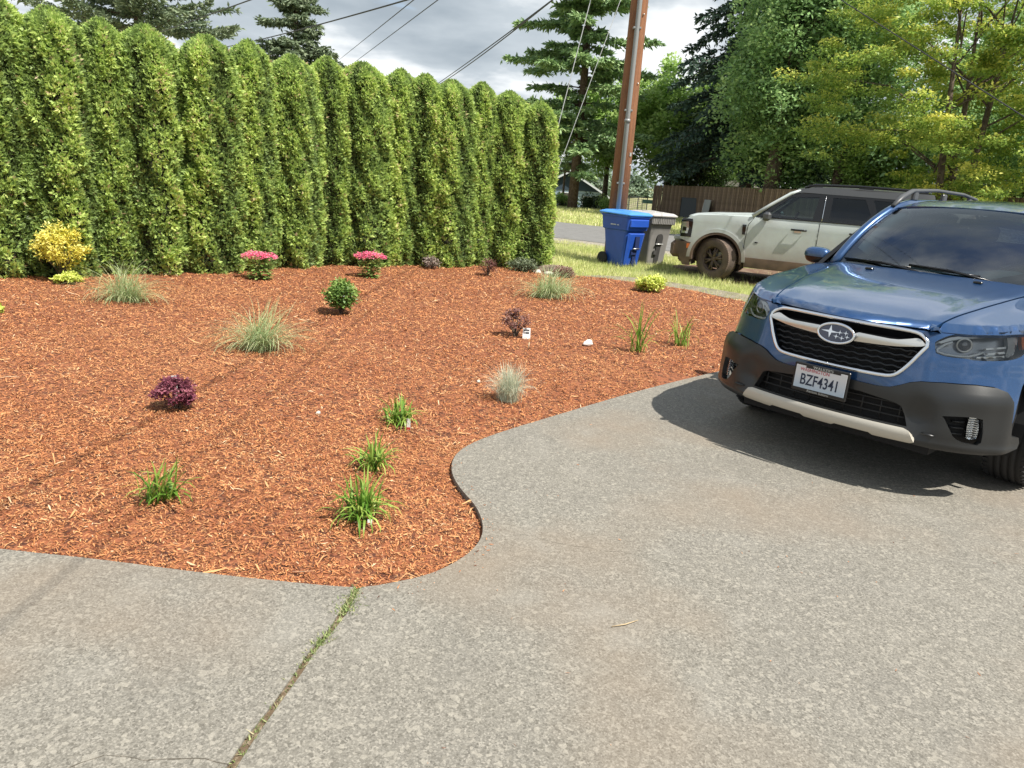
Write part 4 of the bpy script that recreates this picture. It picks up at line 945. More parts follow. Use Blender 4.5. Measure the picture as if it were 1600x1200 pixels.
# badge
bad = bpy.data.objects.new('badge', None); C.objects.link(bad); bad.parent = car
bc = on(0, .812, .03); bad.location = (bc.x, 0, bc.z); bad.rotation_euler = (0, .12, 0)
def ell(a, b, n=48): return [(a*math.cos(2*PI*i/n), b*math.sin(2*PI*i/n)) for i in range(n)]
def badge_mb(poly, x0, x1):
    mb = MB(); n = len(poly); V = [(x0, -a, b) for a, b in poly] + [(x1, -a, b) for a, b in poly]
    mb.add(V, [tuple(range(n)), tuple(range(2*n-1, n-1, -1))] + [(i, i+n, (i+1) % n + n, (i+1) % n) for i in range(n)]); return mb
badge_mb(ell(.098, .050), -.004, .012).build('badge_disc', mat('deep blue enamel', (.008, .016, .07), .15, coat=1.), bad)
mb = MB(); mb.tube([(-.006, -a*1, b) for a, b in ell(.101, .053)] + [(-.006, -.101, 0)], .0075, 8, cap=False); mb.build('badge_ring', chrome, bad)
def star(a, b, ra, rb, k=.16):
    o = []
    for i in range(8):
        t = PI/4*i; r = 1 if i % 2 == 0 else k*1.4; o.append((a + ra*r*math.cos(t), b + rb*r*math.sin(t)))
    return o
for i, (a, b, ra, rb) in enumerate([(-.032, .006, .052, .036), (.022, .008, .018, .014), (.055, .010, .018, .014), (.006, -.016, .018, .014), (.038, -.020, .018, .014), (.066, -.010, .016, .013)]):
    badge_mb(star(a, b, ra, rb), -.008, -.0035).build('badge_star', chrome, bad)
# silver skid bar
def Wsk(s, z): p = Wf(s, z).copy(); p[..., :2] += Nn(s)*(.045 - .35*(np.asarray(z)-.35)**2*20)[..., None]; return p
Wsk.inv = True
sk = [(0, .386), (.44, .388), (.465, .380), (.50, .322), (.485, .312), (.30, .310), (.28, .322), (.10, .322), (.08, .310), (0, .310)]
skp = sk[:-1] + [(0, .310)] + [(-a, b) for a, b in sk[::-1] if a > 1e-6]
patch_obj('skid_bar', mat('matte silver plastic', (.62, .58, .50), .45, .25), car, dict(poly=skp, fn=Wsk, sp=.02, thick=.04, sign=1), flip=True)
mb = MB()
for z in (.425, .462, .498):
    hw = np.interp(z, [.39, .45, .5, .53], [.45, .43, .395, .30]); mb.tube([on(s, z, -.035) for s in np.linspace(-hw, hw, 30)], .007, 6, flat=.7)
for s in np.linspace(-.40, .40, 9): mb.tube([on(s, .395, -.04), on(s, .525, -.04)], .005, 5)
mb.build('intake_grid', mat('black plastic grid', (.018, .018, .019), .5), car, flip=True, kind='stuff')
# under tray
mb = MB(); mb.box((.75, 0, .60), (.95, .95, .50)); mb.box((.55, 0, .265), (.80, 1.1, .05)); mb.build('under_tray', liner, car, flip=True)
# fog lamps
for sg in (1, -1):
    fl = bpy.data.objects.new('fog_lamp', None); C.objects.link(fl); fl.parent = car
    P_ = [(.738, .492), (.770, .492), (.784, .482), (.792, .43), (.790, .384), (.760, .374), (.742, .38), (.736, .44)]; P_ = [(a*sg, b) for a, b in P_][::sg]
    V_, F_, S_ = patch(P_, Wf, .015, (), .03, off=-.006)
    mb = MB(); mb.add(V_, F_); mb.build('fog_lens', lampg, fl, flip=True)
    V_, F_, S_ = patch(P_, Wf, .012, (), .02, off=-.018)
    mb = MB(); mb.add(V_, F_)
    for k in range(9): mb.tube([on(sg*.742, .385 + .012*k, -.012), on(sg*.785, .385 + .012*k, -.012)], .0035, 5)
    mb.build('fog_reflector', chrome, fl, flip=True)
    mb = MB()
    for k in range(3): mb.tube([on(sg*(.64 + .012*(2-k)), .455 - .033*k, -.045), on(sg*.73, .455 - .033*k, -.045)], .009, 6, flat=.6)
    mb.build('fog_fins', clad, fl, flip=True)
    V_, F_, S_ = patch([(a*sg, b) for a, b in fogh][::sg], Wf, .03, (), .0, off=-.06); mb = MB(); mb.add(V_, F_); mb.build('fog_recess', liner, fl, flip=True)
    # small silver nub beside the skid bar
    mb = MB(); p = on(sg*.555, .375, .012); mb.tube([p + Vector((0, -.03, 0)), p + Vector((0, .03, 0))], [.012, .012], 8, flat=.5); mb.build('tow_cover', clad, car, flip=True)
# headlights
amber = mat('amber lens', (.75, .18, .02), .25, coat=.5)
lampd = mat('lamp housing', (.22, .225, .23), .22, .7)
whitel = mat('white light guide', (.9, .92, .92), .25, coat=.5)
for sg in (1, -1):
    hl = bpy.data.objects.new('headlight', None); C.objects.link(hl); hl.parent = car
    m_ = lambda l: [(a*sg, b) for a, b in l][::sg]
    def P2(name, m, pts, off, th=.01, sp=.02):
        V_, F_, S_ = patch(m_(pts), Wf, sp, (), th, off=off); mb = MB(); mb.add(V_, F_); mb.sm = S_; mb.build(name, m, hl, flip=True)
    P2('lens', lampg, head_l, -.001, .004, .03)
    P2('housing', lampd, head_l, -.06, 0, .03)
    P2('top_guide', whitel, [(.51, .853), (.57, .882), (.63, .896), (.78, .915), (.93, .931), (1.05, .948), (1.05, .936), (.93, .919), (.78, .902), (.64, .884), (.58, .868), (.53, .848)], -.012, .02)
    P2('side_reflector', satin, [(.955, .92), (1.04, .93), (1.02, .87), (.99, .82), (.95, .806), (.93, .81), (.955, .86)], -.02, .02)
    P2('amber_marker', amber, [(1.06, .935), (1.14, .955), (1.12, .90), (1.08, .86), (1.05, .845), (1.045, .88)], -.012, .02)
    P2('inner_step', satin, [(.80, .848), (.90, .858), (.94, .862), (.935, .852), (.86, .846), (.80, .838)], -.02, .02)
    P2('inner_step', satin, [(.78, .820), (.92, .836), (.93, .828), (.80, .810)], -.02, .02)
    P2('inner_step', satin, [(.745, .800), (.84, .808), (.92, .815), (.92, .805), (.80, .795), (.74, .793)], -.018, .02)
    mb = MB(); pts = [(.59, .855), (.55, .84), (.512, .812), (.515, .800), (.56, .791), (.64, .789), (.69, .793), (.74, .806), (.78, .82)]
    mb.tube([on(a*sg, b, -.018) for a, b in dens(pts, .015, False)], .007, 6); mb.build('light_guide', whitel, hl, flip=True)
    pc = on(.665*sg, .845, -.03); nrm = Nn(np.array([.62*sg]))[0]
    mb = MB()
    R_ = Vector((nrm[0], nrm[1], 0)).to_track_quat('Z', 'Y').to_matrix()
    L = MB(); L.lathe([(.001, .018), (.014, .016), (.025, .008), (.030, -.004)], 24); mb.add([R_ @ Vector(v) + pc for v in L.V], L.F); mb.sm = [True]*len(mb.F)
    mb.build('projector_lens', mat('projector glass', (.02, .022, .028), .05, coat=1.), hl, flip=True)
    mb = MB(); mb.tube([R_ @ Vector((.034*math.cos(t), .034*math.sin(t), 0)) + pc for t in np.linspace(0, 2*PI, 25)], .005, 6, cap=False); mb.build('projector_ring', satin, hl, flip=True)
# plate
pl = bpy.data.objects.new('license_plate', None); C.objects.link(pl); pl.parent = car
pp = on(0, .54, .055); pl.location = (pp.x, .015, .540); pl.rotation_euler = (0, .03, 0)
pframe = mat('black plate frame', (.012, .012, .013), .35)
mb = MB(); mb.box((0, 0, 0), (.012, .318, .165), bev=.005); mb.build('plate_frame', pframe, pl)
pm = mat('plate face', (.62, .68, .74), .4)
t = pm.node_tree; bs = t.nodes['Principled BSDF']; tcn = t.nodes.new('ShaderNodeTexCoord'); sx = t.nodes.new('ShaderNodeSeparateXYZ'); rp = t.nodes.new('ShaderNodeValToRGB')
t.links.new(tcn.outputs['Generated'], sx.inputs[0]); t.links.new(sx.outputs[2], rp.inputs[0]); t.links.new(rp.outputs[0], bs.inputs['Base Color'])
rp.color_ramp.elements[0].color = (.39, .48, .58, 1); rp.color_ramp.elements[1].color = (.62, .61, .62, 1); rp.color_ramp.elements[1].position = .75
mb = MB(); mb.box((-.0075, 0, .003), (.003, .292, .128)); mb.build('plate_face', pm, pl)
def text(body, size, loc, m, parent, name='lettering', sx=1., ext=.0006):
    cu = bpy.data.curves.new(name, 'FONT'); cu.body = body; cu.size = size; cu.align_x = 'CENTER'; cu.align_y = 'CENTER'; cu.extrude = ext; cu.offset = .0009 if size > .05 else 0; cu.materials.append(m)
    o = bpy.data.objects.new(name, cu); C.objects.link(o); o.parent = parent
    bpy.context.view_layer.update(); me = bpy.data.meshes.new_from_object(o.evaluated_get(bpy.context.evaluated_depsgraph_get())); bpy.data.objects.remove(o); o = link(name, me, parent)
    Mx = Matrix(((0, 0, -1), (-1, 0, 0), (0, 1, 0))).to_4x4(); Mx.translation = loc; o.matrix_local = Mx @ Matrix.Diagonal((sx, 1, 1, 1)); return o
inkb = mat('dark blue plate ink', (.008, .02, .055), .5); inkr = mat('red plate ink', (.55, .04, .06), .5); inkw = mat('silver frame ink', (.55, .55, .52), .4)
text('BZF4341', .088, (-.0098, 0, -.012), inkb, pl, sx=.70, ext=.0008)
text('WASHINGTON', .026, (-.0098, .035, .046), inkr, pl, sx=.95)
mb = MB(); mb.box((-.0100, -.01, .067), (.002, .20, .018), bev=.001); mb.build('frame_tab', pframe, pl)
text("WALKER'S", .021, (-.0118, -.01, .067), inkw, pl, sx=1.2)
text('Renton Subaru', .019, (-.0068, 0, -.0715), inkw, pl, sx=1.1)
# greenhouse
def Sf(x, z):
    x = np.asarray(x, float); z = np.asarray(z, float); t = np.clip((z - 1.04)/.5, 0, 1.2)
    return np.stack([x, (.845 - .26*t**1.15) - .03*np.clip((x-3.6)/1.2, 0, 1)**2, z], -1)
def ws(u, v):
    u = np.asarray(u, float); v = np.asarray(v, float)
    b = np.stack([1.335 + .17*u*u, .70*u, 1.088 - .012*u*u + 0*v], -1); tpt = np.stack([1.985 + .05*u*u, .555*u, 1.530 - .035*u*u + 0*v], -1)
    p = b + (tpt - b)*v[..., None]; bu = .05*4*v*(1-v); p[..., 0] -= bu*.5; p[..., 2] += bu*.75; return p
sq = [(-1, 0), (1, 0), (1, 1), (-1, 1)]
patch_obj('windscreen', carg, car, dict(poly=sq, fn=ws, sp=.09, thick=0, sign=-1), flip=True)
inner = smoothpoly([(-.975, .04), (.975, .04), (.955, .93), (.45, .93), (.2, .89), (-.2, .89), (-.45, .93), (-.955, .93)], 1)
patch_obj('windscreen_band', blk, car, dict(poly=sq, fn=ws, sp=.06, holes=[inner], thick=0, off=-.004, sign=-1), flip=True)
def Rf(x, y):
    x = np.asarray(x, float); y = np.asarray(y, float)
    return np.stack([x, y, cr([1.97, 2.2, 2.6, 3.2, 3.9, 4.45], [1.532, 1.575, 1.60, 1.61, 1.60, 1.56], x) - .035*(np.abs(y)/.55)**2.2 - .02*np.clip((np.abs(y)-.50)/.08, 0, 1)**2], -1)
roof_o = [(1.99 + .05*(y/.555)**2, y) for y in np.linspace(-.56, .56, 15)] + [(4.42 - .08*(y/.58)**2, y) for y in np.linspace(.57, -.57, 11)]
patch_obj('roof', paint, car, dict(poly=roof_o, fn=Rf, sp=.08, thick=.02, sign=1), flip=True)
headm = mat('pale headliner', (.62, .66, .60), .9)
for sg in (1, -1):
    # body sides behind the fender
    AR = 3.70; sR = S_of_x(AR)
    d1 = [(2.115, .40), (2.115, float(ztop(2.115)))] + [(s, float(ztop(s))) for s in np.linspace(2.3, SMAX-.02, 16)] + [(SMAX-.02, .42), (sR+.50, .40)] + arc(sR, AZ, .45, 8, 172, 16) + [(sR-.47, .40)]
    patch_obj('body_side', paint, car, dict(poly=[(a*sg, b) for a, b in d1][::sg], fn=Wf, sp=.12, thick=.02, sign=1), flip=True)
    for xx in (2.36, 3.28): 
        mb = MB(); s_ = S_of_x(xx)*sg; mb.tube([on(s_, z, .0) for z in np.linspace(.42, 1.06, 14)], .004, 5); mb.build('door_seam', liner, car, flip=True)
        mb = MB(); s0 = S_of_x(xx - .22)*sg; mb.tube([on(s0, .90, .012), on(S_of_x(xx - .15)*sg, .905, .03), on(S_of_x(xx-.06)*sg, .905, .012)], .012, 8); mb.build('door_handle', paint, car, flip=True)
    # arch and sill cladding
    for cx_, r0_ in ((sA, .40), (sR, .39)):
        pg = arc(cx_, AZ, .475, 0, 180, 20) + arc(cx_, AZ, r0_, 180, 0, 20)
        if cx_ == sA: pg = arc(cx_, AZ, .475, 0, 148, 18) + arc(cx_, AZ, r0_, 152, 0, 18)
        patch_obj('wheel_arch', clad, car, dict(poly=[(a*sg, b) for a, b in pg][::sg], fn=Wf, sp=.05, thick=.06, off=.012, sign=1), flip=True)
        arcs = arc(cx_, AZ, .43, -15, 195, 16)
        V_ = []; F_ = []
        for i, (a, b) in enumerate(arcs):
            p = on(a*sg, max(b, .2), -.02); V_ += [tuple(p), (p.x, sg*.5, p.z)]
            if i: F_.append((2*i-2, 2*i-1, 2*i+1, 2*i))
        mb = MB(); mb.add(V_, F_); mb.build('wheel_well', liner, car, flip=True)
    sl = [(sA+.40, .385), (sR-.40, .385), (sR-.41, .24), (sA+.42, .24)]
    patch_obj('sill', clad, car, dict(poly=[(a*sg, b) for a, b in sl][::-sg], fn=Wf, sp=.15, thick=.05, off=.012, sign=1), flip=True)
    # side windows
    w1 = smoothpoly([(1.62, 1.10), (2.34, 1.11), (2.34, 1.475), (2.12, 1.455), (1.95, 1.37)], 0); w2 = [(2.44, 1.11), (3.24, 1.12), (3.16, 1.485), (2.44, 1.48)]; w3 = [(3.34, 1.13), (4.0, 1.15), (3.75, 1.46), (3.26, 1.485)]
    frm = [(1.47, 1.045), (4.75, 1.10), (4.45, 1.50), (3.2, 1.52), (2.1, 1.515), (1.80, 1.33)]
    fl_ = [(a, b) for a, b in frm][::1]
    fnS = (lambda x, z, sg=sg: Sf(x, z) * np.array([1, sg, 1]))
    patch_obj('window_frame', blk if sg else blk, car, dict(poly=fl_, fn=fnS, sp=.10, holes=[w1, w2, w3], thick=.03, sign=-sg), flip=True)
    patch_obj('side_window', carg, car, dict(poly=w1, fn=fnS, sp=.1, thick=0, off=-.006, sign=-sg), flip=True)
    for w in (w2, w3): patch_obj('side_window', tintg, car, dict(poly=w, fn=fnS, sp=.1, thick=0, off=-.006, sign=-sg), flip=True)
    # pillars and rails
    mb = MB(); e_ = [ws(np.array([sg*1.0]), np.array([v]))[0] for v in np.linspace(-.02, 1.0, 10)]
    mb.tube([(p[0]+.012, p[1]+sg*.022, p[2]-.002) for p in e_] + [(2.3, sg*.575, 1.535), (3.0, sg*.59, 1.555), (3.9, sg*.585, 1.545), (4.5, sg*.56, 1.49)], [.036]*10 + [.034]*4, 10, up=(0, 1, 0)); mb.build('roof_pillar', paint, car, flip=True)
    mb = MB(); mb.tube([(2.00, sg*.565, 1.515), (2.16, sg*.57, 1.585), (2.36, sg*.572, 1.638), (2.9, sg*.572, 1.660), (3.6, sg*.57, 1.652), (3.95, sg*.565, 1.62), (4.15, sg*.56, 1.56)], [.018, .024, .021, .019, .019, .021, .018], 10, flat=.75)
    for xx in (2.42, 3.1, 3.8): mb.box((xx, sg*.57, 1.60), (.09, .03, .075), bev=.01)
    mb.build('roof_rail', mat('grey roof rail', (.075, .078, .082), .45), car, flip=True)
    mb = MB(); mb.tube([(p[0]+.05, p[1]-sg*.085, p[2]-.02) for p in e_], [.05]*10, 8, up=(0, 1, 0)); mb.build('pillar_trim', headm, car, flip=True)
    mr = bpy.data.objects.new('door_mirror', None); C.objects.link(mr); mr.parent = car
    def blob(c, d, cut, m, nm):
        mb = MB(); n1, n2 = 14, 20; V_ = []; F_ = []
        for i in range(n1+1):
            ph = cut[0] + (cut[1]-cut[0])*i/n1
            for k in range(n2):
                th = 2*PI*k/n2; q = [math.copysign(abs(math.cos(th)*math.cos(ph))**.7, math.cos(th)*math.cos(ph)), math.copysign(abs(math.sin(th)*math.cos(ph))**.7, math.sin(th)*math.cos(ph)), math.copysign(abs(math.sin(ph))**.8, math.sin(ph))]
                V_.append((c[0] + q[0]*d[0], c[1] + sg*q[1]*d[1], c[2] + q[2]*d[2]))
        for i in range(n1):
            for k in range(n2): F_.append((i*n2+k, i*n2+(k+1) % n2, (i+1)*n2+(k+1) % n2, (i+1)*n2+k))
        mb.smooth = True; mb.add(V_, F_); mb.build(nm, m, mr, flip=True)
    blob((1.66, sg*.925, 1.105), (.065, .10, .062), (-.1, PI/2), paint, 'mirror_shell'); blob((1.665, sg*.923, 1.103), (.063, .098, .062), (-PI/2, -.07), blk, 'mirror_base')
    mb = MB(); mb.tube([(1.66, sg*.80, 1.06), (1.66, sg*.92, 1.075)], .022, 8); mb.build('mirror_arm', blk, mr, flip=True)
# cowl, wipers
def cowl(u, v):
    u = np.asarray(u, float); v = np.asarray(v, float); y = .70*u
    a = np.stack([1.275 + .16*np.abs(u)**1.6, .685*u, Hd(1.275 + .16*np.abs(u)**1.6, .685*u) - .02], -1); b = ws(u, 0*u + .02); b[..., 2] -= .006; return a + (b-a)*v[..., None]
patch_obj('cowl_panel', clad, car, dict(poly=sq, fn=cowl, sp=.09, thick=0, off=0, sign=1), flip=True)
for (u0, u1, v1) in ((.05, -.93, .05), (.62, -.22, .06)):
    mb = MB(); a = ws(np.array([u0]), np.array([.0]))[0]; b = ws(np.array([u1]), np.array([v1]))[0]; m0 = ws(np.array([(u0*.45+u1*.55)]), np.array([.04]))[0]
    lift = Vector((-.012, 0, .022)); mb.tube([Vector(a) + Vector((-.03, 0, .0)), Vector(m0) + lift, Vector(b) + lift*.8], [.010, .008, .005], 6)
    mb.tube([Vector(ws(np.array([u0*.75+u1*.25]), np.array([.035]))[0]) + lift*.6, Vector(m0) + lift*.5, Vector(b) + lift*.4], .006, 5); mb.build('wiper', blk, car, flip=True)
for x, y in ((1.18, .33), (1.17, -.33)):
    mb = MB(); p = Tf(np.array([x]), np.array([y]))[0]; mb.box((p[0], p[1], p[2]+.006), (.03, .05, .014), bev=.004); mb.build('washer_nozzle', blk, car, flip=True)
# cabin
dash = mat('grey dashboard', (.30, .36, .34), .8); seatm = mat('sky tinted seat cloth', (.06, .11, .15), .9);  # seat blue carries the windscreen's sky reflection in its colour
mb = MB(); mb.smooth = True
V_ = []; F_ = []
for i, (xo, z) in enumerate([(1.42, 1.075), (1.56, 1.10), (1.72, 1.105), (1.85, 1.06), (1.88, .95), (1.86, .7)]):
    for k, y in enumerate(np.linspace(-.68, .68, 15)):
        hump = .05*math.exp(-((y-.36)/.2)**2)*(1 if 1 < i < 4 else .2); V_.append((xo + .06*(y/.68)**2, y, z + hump))
        if i and k: F_.append(((i-1)*15+k-1, i*15+k-1, i*15+k, (i-1)*15+k))
mb.add(V_, F_); mb.build('dashboard', dash, car, flip=True)
mb = MB(); ctr = Vector((1.98, .36, 1.02)); Rs = Matrix.Rotation(-1.1, 3, 'Y')
mb.tube([ctr + Rs @ Vector((.185*math.cos(t), .185*math.sin(t), 0)) for t in np.linspace(0, 2*PI, 33)], .014, 8, cap=False); mb.box(ctr, (.10, .12, .03), rot=Rs, bev=.01)
for t in (0, PI, -PI/2): mb.tube([ctr, ctr + Rs @ Vector((.18*math.sin(t), .18*math.cos(t), 0))], .014, 6)
mb.build('steering_wheel', blk, car, flip=True)
for sx_ in (2.45, 3.35):
    for sy_ in (-.37, .37):
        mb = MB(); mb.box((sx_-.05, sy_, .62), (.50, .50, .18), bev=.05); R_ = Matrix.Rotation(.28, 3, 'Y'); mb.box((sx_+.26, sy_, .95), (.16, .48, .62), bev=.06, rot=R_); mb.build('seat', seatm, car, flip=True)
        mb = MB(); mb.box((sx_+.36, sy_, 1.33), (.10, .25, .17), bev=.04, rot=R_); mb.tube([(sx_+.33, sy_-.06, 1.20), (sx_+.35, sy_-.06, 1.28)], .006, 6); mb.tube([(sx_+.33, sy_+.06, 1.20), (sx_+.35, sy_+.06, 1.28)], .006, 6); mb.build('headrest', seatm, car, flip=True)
mb = MB(); mb.box((2.8, 0, .42), (3.2, 1.25, .04)); mb.build('cabin_floor', liner, car, flip=True)
mb = MB(); mb.box((1.35, 0, .62), (.10, 1.5, .60)); mb.build('firewall', liner, car, flip=True)
mb = MB(); mb.box((4.3, 0, .85), (.05, 1.3, .8)); mb.build('tail_panel', liner, car, flip=True)
rl = [(p[0]+.02, p[1]*.96) for p in roof_o]
patch_obj('headliner', headm, car, dict(poly=rl, fn=lambda x, y: Rf(x, y) - np.array([0, 0, .045]), sp=.15, thick=0, sign=1), flip=True)
mb = MB(); mb.box((2.12, 0, 1.43), (.03, .24, .065), bev=.012); mb.tube([(2.10, 0, 1.46), (2.03, 0, 1.50)], .01, 6); mb.build('rear_view_mirror', blk, car, flip=True)
# rear shell so the car is whole from another angle
rg = [(-1, 0), (1, 0), (1, 1), (-1, 1)]
def rwin(u, v):
    u = np.asarray(u, float); v = np.asarray(v, float); a = np.stack([4.78 - .10*u*u, .74*u, 1.10 + 0*v], -1); b = np.stack([4.42 - .08*u*u, .56*u, 1.53 - .03*u*u + 0*v], -1); return a + (b-a)*v[..., None]
patch_obj('rear_window', tintg, car, dict(poly=rg, fn=rwin, sp=.15, thick=0, sign=1), flip=True)
rimm = mat('machined alloy wheel', (.45, .46, .47), .3, .8)
for x in (AX, 3.70):
    for sg in (1, -1): wheel(car, (x, sg*.80, .345), .345, .225, .222, rimm, tyrem, steer=0, side=sg, spokes=5)

# ------------------------------------------------------------------ the pale green boxy 4x4 across the verge
bc_p = mat('pale sage paint', (.54, .60, .585), .38, coat=.5, noise=(3, (.50, .54, .53), .45, .7))
bk = mat('brownish dark cladding', (.11, .075, .055), .85, noise=(4, (.19, .125, .09), .40, .62))
bk2 = mat('dark grey roof paint', (.055, .058, .062), .4, coat=.3)
bgl = glass('green tinted side glass', (.38, .50, .50), 1.6)
def low_tint(m, col, z0, z1, fac):  # mixes in a browner, rougher tone towards the bottom, broken up by noise
    t = m.node_tree; b = t.nodes['Principled BSDF']; src = b.inputs['Base Color'].links[0].from_socket
    tcn = t.nodes.new('ShaderNodeTexCoord'); sx_ = t.nodes.new('ShaderNodeSeparateXYZ'); t.links.new(tcn.outputs['Object'], sx_.inputs[0])
    n = t.nodes.new('ShaderNodeTexNoise'); n.inputs['Scale'].default_value = 5; n.inputs['Detail'].default_value = 6; t.links.new(tcn.outputs['Object'], n.inputs['Vector'])
    ad = t.nodes.new('ShaderNodeMath'); ad.operation = 'MULTIPLY_ADD'; ad.inputs[1].default_value = .35; t.links.new(n.outputs['Fac'], ad.inputs[0]); t.links.new(sx_.outputs[2], ad.inputs[2])
    mr = t.nodes.new('ShaderNodeMapRange'); mr.inputs[1].default_value = z0 + .17; mr.inputs[2].default_value = z1 + .17; mr.inputs[3].default_value = fac; mr.inputs[4].default_value = 0; t.links.new(ad.outputs[0], mr.inputs[0])
    mx = t.nodes.new('ShaderNodeMix'); mx.data_type = 'RGBA'; t.links.new(mr.outputs[0], mx.inputs[0]); t.links.new(src, mx.inputs[6]); mx.inputs[7].default_value = (*[v*ALB for v in col], 1); t.links.new(mx.outputs[2], b.inputs['Base Color'])
    r = t.nodes.new('ShaderNodeMapRange'); r.inputs[3].default_value = .38; r.inputs[4].default_value = .85; t.links.new(mr.outputs[0], r.inputs[0]); t.links.new(r.outputs[0], b.inputs['Roughness'])
low_tint(bc_p, (.29, .24, .20), .42, .95, .75)
suv = thing('parked_car', 'pale sage green boxy 4x4 with brownish lower body, parked beyond the bins', 'car', (3.005, 14.595, .01), -.42)
def Bs(x, z, sg=1, off=0):
    x, z = np.broadcast_arrays(np.asarray(x, float), np.asarray(z, float))
    y = .905 - .05*np.clip((z-.55)/.6, 0, 1)**2*.5 - .19*np.clip((z-1.13)/.57, 0, 1.1)**1.15 - .03*np.clip((.5-z)/.3, 0, 1)**2 + .018*np.exp(-((z-.98)/.07)**2)
    y = y - .16*np.clip((.42-x)/.42, 0, 1)**2.2 - .08*np.clip((x-3.9)/.49, 0, 1)**2.2 + off
    return np.stack([x, sg*y, z], -1)
BW = [.875, 3.545]; BR = .46
side = [(.20, .66), (.24, .98), (.34, 1.06), (.50, 1.10), (.9, 1.125), (1.45, 1.14), (1.60, 1.14), (4.30, 1.165), (4.38, 1.0), (4.38, .62), (4.0, .55)] + arc(BW[1], .37, .47, 20, 162, 16) + [(3.06, .43), (1.345, .43)] + arc(BW[0], .37, .47, 8, 152, 16) + [(.40, .60)]
for sg in (1, -1):
    f = lambda x, z, sg=sg: Bs(x, z, sg)
    patch_obj('body_side', bc_p, suv, dict(poly=side, fn=f, sp=.12, thick=.03, sign=-sg), flip=True)
    for k, cx_ in enumerate(BW):
        pg = arc(cx_, .37, .515, -2, 182, 20) + arc(cx_, .37, .455, 182, -2, 20)
        fa = lambda x, z, sg=sg: Bs(x, z, sg, .022)
        patch_obj('wheel_arch', bc_p, suv, dict(poly=pg, fn=fa, sp=.07, thick=.03, sign=-sg), flip=True)
        pg = arc(cx_, .37, .458, -8, 188, 20) + arc(cx_, .37, .415, 188, -8, 20)
        patch_obj('arch_liner', bk, suv, dict(poly=pg, fn=fa, sp=.07, thick=.25, sign=-sg, off=-.006), flip=True)
        V_ = []; F_ = []
        for i, (a, b) in enumerate(arc(cx_, .37, .45, -20, 200, 16)):
            V_ += [(a, sg*.87, max(b, .2)), (a, sg*.45, max(b, .2))]
            if i: F_.append((2*i-2, 2*i-1, 2*i+1, 2*i))
        mb = MB(); mb.add(V_, F_); mb.build('wheel_well', bk, suv, flip=True)
    patch_obj('sill', bk, suv, dict(poly=[(1.36, .445), (3.06, .445), (3.04, .27), (1.38, .27)], fn=lambda x, z, sg=sg: Bs(x, z, sg, .008), sp=.15, thick=.06, sign=-sg), flip=True)
    fb = [(.12, .52), (.13, .615), (.38, .615), (.43, .60), (.415, .46), (.42, .33), (.43, .20), (.30, .20), (.20, .40)]
    patch_obj('bumper_corner', bk, suv, dict(poly=fb, fn=lambda x, z, sg=sg: Bs(x, z, sg, .012), sp=.08, thick=.06, sign=-sg), flip=True)
    mb = MB(); V_, F_, S_ = patch([(.345, .505), (.345, .585), (.42, .585), (.42, .505)], lambda x, z, sg=sg: Bs(x, z, sg, .018), .04, (), .01, sign=-sg); mb.add(V_, F_); mb.build('side_marker', mat('orange marker', (.65, .16, .03), .35), suv, flip=True)
    # headlight that wraps the corner
    hl = bpy.data.objects.new('headlight', None); C.objects.link(hl); hl.parent = suv
    for nm, mm, pg, of in (('lamp_frame', blk, [(.20, .70), (.19, .96), (.30, 1.02), (.395, 1.02), (.41, .96), (.40, .70)], .006), ('lamp_lens', mat('clear lamp face', (.45, .46, .46), .15, .6, coat=1.), [(.205, .76), (.205, .955), (.33, .965), (.345, .85), (.33, .76)], .012), ('lamp_insert', blk, [(.235, .80), (.235, .87), (.30, .87), (.30, .80)], .017)):
        V_, F_, S_ = patch(pg, lambda x, z, sg=sg, of=of: Bs(x, z, sg, of), .05, (), .02, sign=-sg); mb = MB(); mb.add(V_, F_); mb.build(nm, mm, hl, flip=True)
    # glasshouse
    wA = [(1.62, 1.165), (1.80, 1.36), (1.99, 1.515), (2.42, 1.545), (2.37, 1.165)]; wB = [(2.63, 1.175), (2.63, 1.55), (3.12, 1.555), (3.24, 1.32), (3.16, 1.18)]; wC = [(3.32, 1.2), (3.34, 1.34), (3.24, 1.555), (3.78, 1.545), (4.02, 1.22)]
    gh = [(1.46, 1.135), (4.28, 1.16), (4.12, 1.575), (3.0, 1.60), (2.15, 1.59), (1.95, 1.545)]
    patch_obj('window_frame', blk, suv, dict(poly=gh, fn=f, sp=.12, holes=[wA, wB, wC], thick=.04, sign=-sg), flip=True)
    patch_obj('front_side_window', bgl, suv, dict(poly=wA, fn=lambda x, z, sg=sg: Bs(x, z, sg, -.008), sp=.15, thick=0, sign=-sg), flip=True)
    for w in (wB, wC): patch_obj('rear_side_window', tintg, suv, dict(poly=w, fn=lambda x, z, sg=sg: Bs(x, z, sg, -.008), sp=.15, thick=0, sign=-sg), flip=True)
    mb = MB(); mb.tube([Bs(2.52, z, sg, .006) for z in np.linspace(1.15, 1.56, 6)], .006, 5); mb.build('window_trim', chrome, suv, flip=True)
    mb = MB(); mb.tube([Bs(x, 1.15, sg, .006) for x in np.linspace(1.55, 4.2, 20)], .009, 5); mb.build('belt_trim', blk, suv, flip=True)
    # painted A pillar
    mb = MB(); mb.tube([Bs(1.40, 1.15, sg, .0), Bs(1.68, 1.37, sg, -.005), Bs(1.96, 1.57, sg, -.01), Bs(2.10, 1.63, sg, -.02)], [.035, .03, .03, .025], 8); mb.build('a_pillar', bc_p, suv, flip=True)
